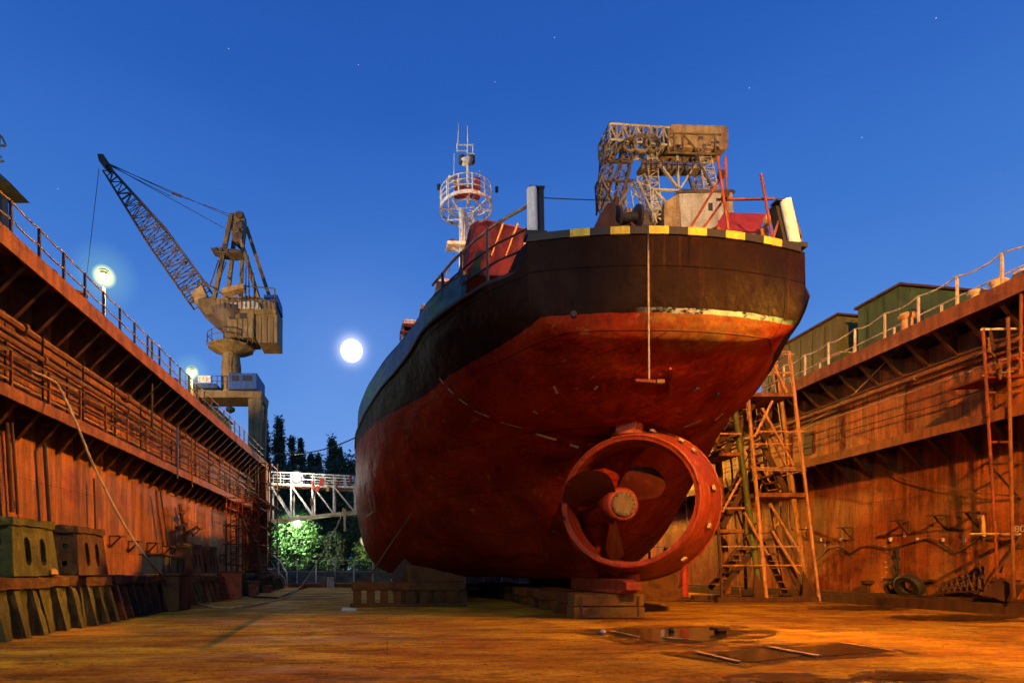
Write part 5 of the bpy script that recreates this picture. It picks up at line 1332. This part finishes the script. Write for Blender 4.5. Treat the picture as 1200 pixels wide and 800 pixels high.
# ============================================================ CRANES
CY=62.0
def C(px,py,d=0): return P(px,py,CY+d)
t=root('portal_crane','tall ochre portal crane with long lattice jib beyond the left dock wall','crane',tuple(Vector((C(270,470).x,CY,-.1))))
def cpr(name,mat,pts,d0,d1,par=t,bev=.04):
    a=[C(*p) for p in pts]; a=[Vector((v.x,CY+d0,v.z)) for v in a]; return MB().prism(a,(0,d1-d0,0)).build(name,mat,par,False,bev)
cpr('portal_beam',M['crane'],[(229,463),(312,465),(311,474),(300,472),(240,472)],-2,1.4)
for d in (0,2.5):
    a=[Vector((v.x,CY-2+d,v.z)) for v in (C(296,473),C(311,472),C(304,528),C(297,528))]; a2=a[:2]+[Vector((a[2].x,a[2].y,-.1)),Vector((a[3].x,a[3].y,-.1))]
    MB().prism([a[0],a[1],a2[2],a2[3]],(0,.8,0)).build('portal_leg',M['crane'],t,False,.04)
    a=[Vector((v.x,CY-2+d,v.z)) for v in (C(224,462),C(240,472))]
    MB().prism([a[0],Vector((a[1].x,a[1].y,a[0].z)),Vector((a[1].x,a[1].y,-.1)),Vector((a[0].x,a[0].y,-.1))],(0,.8,0)).build('portal_leg',M['crane'],t,False,.04)
mb=MB(); b0=C(271,463); c_=Vector((b0.x,CY,0))
def zz(py): return C(271,py).z
mb.lathe([(1.08,zz(465)),(1.06,zz(433)),(1.08,zz(432)),(.94,zz(420)),(.84,zz(385)),(.84,zz(380))],c_,(0,0,1),24); mb.build('column',M['crane'],t,True)
mb=MB(); mb.lathe([(.9,zz(416)),(2.2,zz(410)),(2.5,zz(409)),(2.5,zz(407.5)),(.9,zz(407.5))],c_,(0,0,1),10); pf=mb.build('column_platform',M['crane'],t)
for k in range(10):
    t_=2*PI*k/10+.3; d=Vector((math.cos(t_)*2.5,math.sin(t_)*2.5,0)); MB().cyl(c_+d+Vector((0,0,zz(408))),c_+d+Vector((0,0,zz(395))),.05,None,5).build('post',M['crane_dk'],pf)
for f_ in (395,401): MB().tube([c_+Vector((math.cos(k*PI/10)*2.5,math.sin(k*PI/10)*2.5,zz(f_))) for k in range(21)],.045,5).build('rail',M['crane_dk'],pf)
mb=MB(); mb.lathe([(.85,zz(392)),(1.5,zz(385)),(2.3,zz(375)),(2.4,zz(368)),(1,zz(368))],c_,(0,0,1),16); mb.build('slew_ring',M['crane_dk'],t,True)
cpr('turntable',M['crane'],[(233,362),(240,358),(303,355),(327,364),(327,376),(300,376),(248,376)],-1.7,2.2)
cpr('machine_house',M['crane'],[(272,373),(302,370),(302,403),(285,403),(272,394)],-1.8,1.6)
cpr('counterweight',M['crane'],[(300,368),(328,370),(328,408),(306,408),(304,403),(302,396)],-1.5,1.6)
cpr('house_roof',M['crane_lt'],[(271,365),(303,362),(310,367),(310,371),(271,371)],-1.95,1.7)
cpr('jib_foot',M['crane_y'],[(228,350),(240,340),(246,352),(244,366),(250,376),(236,364)],-1.2,1.2)
cpr('blue_cover',M['blue'],[(312,352),(328,352),(329,366),(312,366)],-1.3,1.4)
cpr('blue_cabin',M['blue'],[(275,446),(307,446),(307,464),(275,464)],-2.4,1.5)
cpr('blue_box',M['blue'],[(229,456),(260,456),(260,461),(229,461)],-1.9,1.5)
cpr('sign_board',M['white'],[(241,449),(256,449),(256,457),(241,457)],-2.5,-2.3)
text('DO NOT PASS' if False else 'STOCZNIA', .35, Matrix.Translation(Vector((C(248.5,454).x,CY-2.56,C(248,454).z)))@Matrix.Rotation(R(90),4,'X'), M['redpaint'], 'sign_text', t) if False else None
mb=MB()
for px in (226,232,238,244,250,256,262): mb.cyl(Vector((C(px,462).x,CY-2.3,C(px,462).z)),Vector((C(px,449).x,CY-2.3,C(px,449).z)),.045,None,5)
for py in (449,455): mb.cyl(Vector((C(226,py).x,CY-2.3,C(226,py).z)),Vector((C(272,py).x,CY-2.3,C(272,py).z)),.045,None,5)
mb.build('beam_railing',M['crane_dk'],t)
for px in (278,284,290,296): MB().bar(C(px,372,-1.83),C(px,402 if px>284 else 398,-1.83),.07,.05).build('panel_rib',M['crane_dk'],t)
for px in (306,313,320): MB().bar(C(px,371,-1.53),C(px,406,-1.53),.07,.05).build('panel_rib',M['crane_dk'],t)
cpr('window',M['rail_dk'],[(274,376),(281,376),(281,383),(274,383)],-1.86,-1.82,t,0); cpr('window',M['rail_dk'],[(286,376),(294,376),(294,382),(286,382)],-1.86,-1.82,t,0)
cpr('cabin_window',M['black'],[(279,449),(287,449),(287,455),(279,455)],-2.46,-2.41,t,0); cpr('cabin_window',M['black'],[(291,449),(301,449),(301,455),(291,455)],-2.46,-2.41,t,0)
# A frame
for a,b_,dd,w_ in (((256,360),(273,258),-1.6,.42),((277,358),(283,262),1.6,.36),((259,358),(274,258),1.8,.40),((307,358),(281,275),-1.6,.34),((319,360),(287,262),1.6,.34)):
    p=C(*a); p.y=CY+dd; q=C(*b_); q.y=CY+dd*.45; MB().bar(p,q,w_,w_).build('a_frame_leg',M['crane'],t)
cpr('frame_head',M['crane'],[(272,254),(287,253),(288,263),(285,285),(279,288),(274,283)],-.7,.7)
for py in (258,270,282): MB().lathe([(.36,-.15),(.4,-.1),(.4,.1),(.36,.15)],C(283,py)+Vector((0,-.9,0)),(0,1,0),14).build('sheave',M['crane_dk'],t,True)
cpr('frame_platform',M['crane_dk'],[(252,301),(285,303),(288,305),(278,307),(262,305)],-1.8,-.2)
mb=MB()
for px in (253,259,266): mb.cyl(C(px,301,-2),C(px,289,-2),.05,None,5)
mb.cyl(C(253,290,-2),C(266,289,-2),.05,None,5).cyl(C(253,295,-2),C(266,295,-2),.04,None,5)
for a,b_ in (((256,305),(246,335)),((265,307),(256,330)),((246,335),(270,352)),((283,335),(322,338)),((322,338),(322,362)),((283,325),(283,360)),((291,300),(292,350)),((297,320),(298,350)),((288,312),(288,355)),((240,330),(268,350))): mb.cyl(C(*a,-1.8),C(*b_,-1.8),.07,None,5)
mb.build('frame_railing',M['crane_dk'],t)
cpr('ochre_drum_beam',M['crane_y'],[(268,351),(292,346),(293,351),(268,357)],-2.6,-1.5)
mb=MB()
for k in range(14):
    px=258+k*5; mb.cyl(C(px,362,-3),C(px,351,-3),.045,None,5)
mb.cyl(C(258,352,-3),C(326,352,-3),.045,None,5); mb.build('deck_railing',M['crane_dk'],t)
# jib
J0,J1=C(238,352),C(122,194)
MB().lattice(J0,C(228,338),1.1,1.7,1,.10,up=(0,1,0),h0=1.6,h1=1.8,rb=.07).build('jib_root',M['crane_dk'],t)
MB().lattice(C(236,350),C(186,280),2.7,2.5,10,.11,up=(0,1,0),h0=1.9,h1=1.7,rb=.06).build('jib_lower',M['crane_dk'],t)
MB().lattice(C(186,280),C(126,200),2.5,.8,12,.10,up=(0,1,0),h0=1.7,h1=.7,rb=.055).build('jib_upper',M['crane_dk'],t)
cpr('jib_head',M['crane_dk'],[(117,185),(124,185),(131,196),(126,200),(119,193)],-.6,.6)
mb=MB()
for a,b_ in (((116,198),(102,320)),((120,188),(205,228)),((126,192),(272,255)),((124,192),(200,230)),((130,194),(262,267)),((205,228),(272,252))): mb.cyl(C(*a),C(*b_),.035,None,4)
mb.build('hoist_rope',M['cable'],t)
MB().box(C(207,228),(1.0,.2,.2),0,0,.3).build('rope_block',M['crane_dk'],t)
MB().lathe([(.05,-.6),(.5,-.3),(.5,0),(.1,.2)],C(270,478),(0,0,1),10).build('hanging_lamp',M['rail_dk'],t)
mb=MB()
for a in range(12): mb.bar(C(271,464-a*4.5,-1.35)-Vector((.35,0,0)),C(271,464-a*4.5,-1.35)+Vector((.35,0,0)),.06)
mb.bar(C(268.5,465,-1.35),C(268.5,410,-1.35),.07).bar(C(273.5,465,-1.35),C(273.5,410,-1.35),.07).build('ladder',M['crane_dk'],t)

# second crane behind the ship on the right
DY=46.0
def D(px,py,d=0): return P(px,py,DY+d)
t=root('portal_crane','pale lattice crane with ochre counterweight box, standing beyond the ship stern','crane',(D(780,300).x,DY,-.1))
MB().lathe([(2.4,-.1),(1.5,14),(1.4,D(780,282).z)],(D(790,300).x,DY,0),(0,0,1),16).build('column',M['crane'],t,True)
def dpr(name,mat,pts,d0,d1,par=t,bev=.04):
    a=[D(*p) for p in pts]; a=[Vector((v.x,DY+d0,v.z)) for v in a]; return MB().prism(a,(0,d1-d0,0)).build(name,mat,par,False,bev)
h_=dpr('machine_house',M['crane_lt'],[(792,281),(788,236),(850,234),(853,281)],-1,1.2)
dpr('house_side',M['crane_y'],[(772,281),(772,246),(788,235),(792,281)],-.95,1.2,h_)
dpr('house_roof',M['crane_dk'],[(785,236),(789,232),(850,232.5),(853,235)],-1.15,1.3,h_)
dpr('window',M['rail_dk'],[(822,247),(827,247),(827,256),(822,256)],-1.05,-1.01,h_)
dpr('window',M['rail_dk'],[(833,267),(837,267),(837,273),(833,273)],-1.05,-1.01,h_)
dpr('counterweight',M['crane_y'],[(781,154),(845,156),(847,161),(847,181),(843,183),(779,180)],-.8,.9)
dpr('weight_side',M['crane'],[(777,158),(781,153.5),(780,181),(776,181)],-.75,.85)
for a,b_ in (((782,156),(845,158)),((782,179),(844,181)),((800,156),(800,180)),((800,157),(820,180)),((820,180),(838,158)),((838,157),(838,181)),((783,157),(783,180)),((790,157),(790,180))):
    MB().bar(D(*a,-.85),D(*b_,-.85),.12,.10).build('weight_frame',M['crane'],t)
rr=random.Random(3)
for k in range(22): q=D(rr.choice([rr.uniform(785,797),rr.uniform(803,842)]),rr.uniform(160,178),-.83); MB().box(q,(rr.uniform(.1,.4),.06,rr.uniform(.08,.3))).build('weight_fitting',M['crane_dk'],t)
MB().lattice(D(708,167),D(780,168),1.3,1.5,9,.11,up=(0,1,0),h0=2.4,rb=.08).build('top_boom',M['crane_lt'],t)
mb=MB(); rr=random.Random(5)
for k in range(46): 
    a=D(rr.uniform(706,778),rr.uniform(157,176),rr.uniform(-1,1)); mb.bar(a,a+Vector((rr.uniform(-.9,.9),rr.uniform(-.3,.3),rr.uniform(-.5,.5))),.09)
mb.build('boom_gear',M['crane'],t)
for px,py,r_ in ((752,168,.8),(765,169,.7),(738,170,.6)): MB().lathe([(r_*.8,-.15),(r_,-.1),(r_,.1),(r_*.8,.15)],D(px,py,-1.4),(0,1,0),18,True).build('sheave',M['crane'],t,True)
for a,b_,w0,w1,n,m in (((713,173),(705,250),1.0,.7,10,'crane'),((735,173),(722,262),.9,.6,10,'crane'),((760,175),(768,262),.85,.85,12,'crane_lt'),((822,183),(829,234),1.0,1.3,8,'crane_lt'),((748,210),(772,262),.8,.8,8,'crane_lt'),((702,215),(704,250),.5,.5,5,'crane_dk')):
    MB().lattice(D(*a),D(*b_),w0,w1,n,.065,up=(0,1,0),rb=.04).build('lattice_leg',M[m],t)
for a,b_,m in (((768,186),(793,219),'crane_lt'),((820,185),(797,221),'crane_lt'),((764,222),(834,226),'crane_lt'),((793,183),(795,220),'crane_lt'),((768,225),(785,242),'crane_lt'),((800,185),(813,225),'crane_dk'),((745,170),(715,285),'crane_dk'),((733,172),(700,262),'crane_dk'),
               ((702,215),(718,176),'crane'),((708,190),(740,190),'crane_dk'),((707,212),(742,212),'crane_dk'),((706,212),(732,262),'crane'),((742,212),(712,262),'crane'),((760,262),(740,285),'crane_y'),((815,182),(840,232),'crane_dk')):
    MB().bar(D(*a,-.6),D(*b_,-.6),.20,.16).build('strut',M[m],t)
dpr('middle_platform',M['crane'],[(748,198),(752,194),(822,199),(822,202),(750,202)],-.5,.5)
mb=MB(); 
for k in range(12): mb.cyl(D(752+k*6,200,-1.5),D(752+k*6,188,-1.5),.06,None,5)
mb.cyl(D(752,189,-1.5),D(820,191,-1.5),.06,None,5); mb.build('platform_rail',M['crane_dk'],t)
MB().lathe([(1.2,D(0,232).z),(1.3,D(0,214).z),(1.1,D(0,205).z)],(D(785,220).x,DY+1,0),(0,0,1),16).build('winch_drum',M['crane'],t,True)
MB().lathe([(1.6,D(0,234).z),(1.7,D(0,230).z)],(D(808,220).x,DY+1,0),(0,0,1),16).build('slew_ring',M['crane_dk'],t,True)
mb=MB(); rr=random.Random(9)
for k in range(24):
    a=D(rr.uniform(712,764),rr.uniform(225,262)); mb.bar(a,a+Vector((rr.uniform(-1.2,1.2),0,rr.uniform(-1.4,1.4))),.07)
mb.build('rigging',M['crane_lt'],t)
dpr('fold_arm',M['rust_dk'],[(712,262),(716,238),(720,240),(720,262)],-1,1); dpr('fold_arm',M['crane_dk'],[(728,262),(733,243),(760,246),(766,262),(762,280),(745,280)],0,2)
mb=MB()
for px,py in ((711,153),(727,153),(731,151),(769,152),(722,155)): mb.cyl(D(px,py),D(px,167),.04,None,4)
mb.cyl(D(711,156),D(733,156),.04,None,4); mb.build('top_rail',M['crane_dk'],t)

# ============================================================ TREES AND YARD
def tree(name,label,x,y,z0,h,rw,n,mat,shape,leaf,seed,group=None):
    rr=random.Random(seed); t=root(name,label,'tree',(x,y,z0),group)
    tk=MB(); tk.cyl((x,y,z0),(x+.1,y,z0+h*.85),h*.014+.08,.04,8)
    for k in range(9):
        f_=.2+.07*k; a=rr.uniform(0,6.28); l=rw*.7; tk.cyl((x,y,z0+h*f_),(x+l*math.cos(a),y+l*math.sin(a),z0+h*(f_+(.14 if shape=='pop' else .08))),.07,.02,5,False)
    tk.build('trunk',M['bark'],t)
    vs=[];fs=[]
    clumps=[]
    for k in range(int(60+n/60) if shape=='pop' else int(30+n/90)):
        f_=rr.random()
        if shape=='pop': rad=rw*(math.sin(PI*min(1,max(.04,(f_*.93+.07)))**.75))**.6*rr.uniform(.2,.95); zc=z0+h*(.06+.92*f_)
        else: rad=rw*math.sqrt(max(0,1-(2*f_-1)**2))*rr.uniform(.35,1.0); zc=z0+h*(.22+.74*f_)
        a=rr.uniform(0,6.28); clumps.append((x+rad*math.cos(a)*.8,y+rad*math.sin(a)*.8,zc,rr.uniform(.35,.75)*(rw*(.45 if shape=='pop' else .42))))
    for k in range(n):
        cx,cy,cz,cr_=rr.choice(clumps)
        d=Vector((rr.gauss(0,1),rr.gauss(0,1),rr.gauss(0,1.5 if shape=='pop' else .9)))*cr_*.55
        c=Vector((cx,cy,cz))+d; s_=leaf*rr.uniform(.5,1.2)
        u=Vector((rr.gauss(0,1),rr.gauss(0,1),rr.gauss(0,1))).normalized(); v=u.orthogonal().normalized(); w_=u.cross(v)
        i=len(vs); vs+= [c-v*s_,c+w_*s_*.5,c+v*s_,c-w_*s_*.5]; fs.append((i,i+1,i+2,i+3))
    MB().add(vs,fs).build('crown',mat,t); return t
pop=[(310,492,76,1.5),(327,489,78,1.9),(342,511,82,1.5),(352,512,82,1.4),(364,531,86,1.6),(373,530,86,1.3),(389,514,80,2.2),(398,524,80,1.8)]
labs=['tall poplar close behind the portal crane leg','tallest slim poplar, just right of the crane leg','left one of the twin poplars above the bridge','right one of the twin poplars above the bridge','low thin poplar right of the twin poplars','short poplar beside the low thin one','broad pointed poplar left of the ship','poplar merging with the broad one, nearest the ship']
for i,((px,py,Y,rw),lb) in enumerate(zip(pop,labs)):
    p=P(px,py,Y); tree('poplar_tree',lb,p.x,Y,-.1,p.z+.1,rw*.95,11000,M['leaf'],'pop',.22,20+i)
for i,(px,py,Y,rw,lb) in enumerate(((305,585,66,4,'dark broad tree behind the left wall end'),(372,560,70,6,'large dark tree filling the background under the poplars'),(405,545,72,6,'large dark tree at the ship side of the background'),(338,556,72,5,'dark tree behind the bridge root'),(440,560,70,6,'dark tree hidden partly by the ship hull'))):
    p=P(px,py,Y); tree('broadleaf_tree',lb,p.x,Y,-.1,p.z+1,rw,9000,M['leaf'],'round',.26,40+i)
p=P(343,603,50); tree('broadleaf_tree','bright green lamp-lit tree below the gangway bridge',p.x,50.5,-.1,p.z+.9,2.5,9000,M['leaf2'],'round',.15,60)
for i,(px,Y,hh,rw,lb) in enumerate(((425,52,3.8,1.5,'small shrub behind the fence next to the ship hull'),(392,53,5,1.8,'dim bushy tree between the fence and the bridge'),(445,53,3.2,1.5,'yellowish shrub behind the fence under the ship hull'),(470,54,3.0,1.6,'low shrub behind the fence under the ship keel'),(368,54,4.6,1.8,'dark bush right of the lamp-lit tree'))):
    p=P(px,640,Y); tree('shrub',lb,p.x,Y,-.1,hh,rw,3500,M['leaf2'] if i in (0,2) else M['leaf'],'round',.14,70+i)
for k in range(30):
    rr=random.Random(100+k); Y=rr.uniform(100,150); X=-70+k*7.0+rr.uniform(-2,2)
    if k in (0,): pass
    tree('distant_tree','distant dark tree in the row closing the yard',X,Y,-.1,rr.uniform(9,15),rr.uniform(3.5,5),900,M['leaf'],'round',.6,200+k,'trees in the far row')
# fence
t=root('yard_fence','grey mesh fence with white posts across the yard beyond the dock','fence',(0,47,-.1))
for k in range(22):
    x=-14+k*1.6; MB().cyl((x,47,-.148),(x,47,2.1),.05,None,6).build('post',M['white'] if k%2 else M['zinc'],t)
for z in (2.05,1.1): MB().cyl((-14,47,z),(19.6,47,z),.025,None,5).build('rail',M['zinc'],t)
MB().boxmm(-14,19.6,47.2,47.3,-.148,1.25).build('panel',plain('fence_grey',(.10,.10,.085),.8,.4,2),t)
t=root('yard_wall','low concrete wall closing the yard in front of the trees','wall',(0,60,-.1))
MB().boxmm(-40,40,60,60.3,-.148,1.0).build('wall_body',plain('yard_conc',(.16,.15,.12),.9,.3,1),t); MB().boxmm(-40,40,59.95,60.35,1.002,1.1).build('coping',plain('yard_cop',(.2,.19,.16),.9),t)

# ============================================================ WORK LIGHTS (floods outside the frame: some read from the shadows, some added)
def mast_light(label, loc, target, energy, colr, cone, blend=.5, size=.5, name='floodlight_mast', zb=TOP):
    loc=Vector(loc); t=root(name,label,'floodlight',(loc.x,loc.y,zb))
    MB().cyl((loc.x,loc.y,zb),loc+Vector((0,0,.3)),.14,.09,10).build('pole',M['rail_dk'],t,True)
    d=(Vector(target)-loc).normalized()
    MB().cyl(loc-d*.45,loc-d*.08,.2,.38,14).build('lamp_housing',M['rail_dk'],t,True)
    MB().cyl(loc-d*.078,loc-d*.06,.33,.33,14).build('lamp_glass',glow('flood_glass',colr,8),t,True)
    L=bpy.data.lights.new('unseen_flood','SPOT'); L.energy=energy; L.color=colr; L.spot_size=R(cone); L.spot_blend=blend; L.shadow_soft_size=size
    o=bpy.data.objects.new('unseen_flood',L); col.objects.link(o); o.parent=t; o.location=loc-Vector((loc.x,loc.y,zb)); o.rotation_euler=d.to_track_quat('-Z','Y').to_euler()
NA=(1.0,.39,.03); NA2=(1.0,.62,.25)
mast_light('sodium floodlight on a tall mast on the right wall beside the ship',(22.5,14.5,29),(-9.5,22.5,4.2),185000,NA,40,.22)
mast_light('lower sodium floodlight on the right wall top, just outside the picture',(16.95,8.3,10.8),(1.5,7.0,0),38000,NA,50,.5,size=.25)
mast_light('added unseen warm white floodlight brightening the ship mast',(-30,8,16),(3.9,27,19),80000,(1,.88,.72),14,.4,zb=-.9)  # added flood out of view, whitens the ship mast
mast_light('added unseen sodium floodlight mast behind the viewer, lighting the right wall',(3,-12,17),(17.5,16,3),140000,NA,46,.5,zb=0)  # added lamp, placed to light the right wall past the ship
mast_light('added unseen warm white floodlight behind the viewer, brightening the stern top',(-9.4,-8,13),(5.6,11,8.9),15000,(1,.84,.60),20,.5)  # added lamp for the rollers and stern capping
mast_light('small sodium floodlight on the right walkway, low, lighting the ship stern',(16.7,2.5,6.6),(6.8,13,5.4),7000,NA,40,.6,size=.3,zb=GAL)
mast_light('sodium floodlight at the far right corner of the dock',(13.2,41.6,9.5),(17,24,3),38000,NA,80,.6,zb=-.1)
mast_light('added unseen floodlight lighting the crane beyond the left wall',(-31,36,14),(-16,62,32),62000,(1,.72,.42),50,.5,zb=-.9)  # added out of view to warm the left crane
mast_light('added unseen floodlight lighting the crane beyond the ship',(24,12,18),(21.2,46,32),85000,NA2,40,.5,zb=-.9)  # added behind the right wall to brighten the far crane

# ============================================================ CAMERA
cd=bpy.data.cameras.new('camera'); cam=bpy.data.objects.new('camera',cd); col.objects.link(cam); sc.camera=cam
cam.location=(0,0,CH); cam.rotation_euler=(R(90),0,-YAW)
cd.sensor_width=36; cd.lens=F/1200*36; cd.shift_x=(600-VX)/1200; cd.shift_y=(VY-400)/1200
cd.clip_start=.1; cd.clip_end=3000
sc.view_settings.view_transform='Standard'; sc.view_settings.look='None'; sc.view_settings.exposure=0
sc.cycles.transparent_max_bounces=16
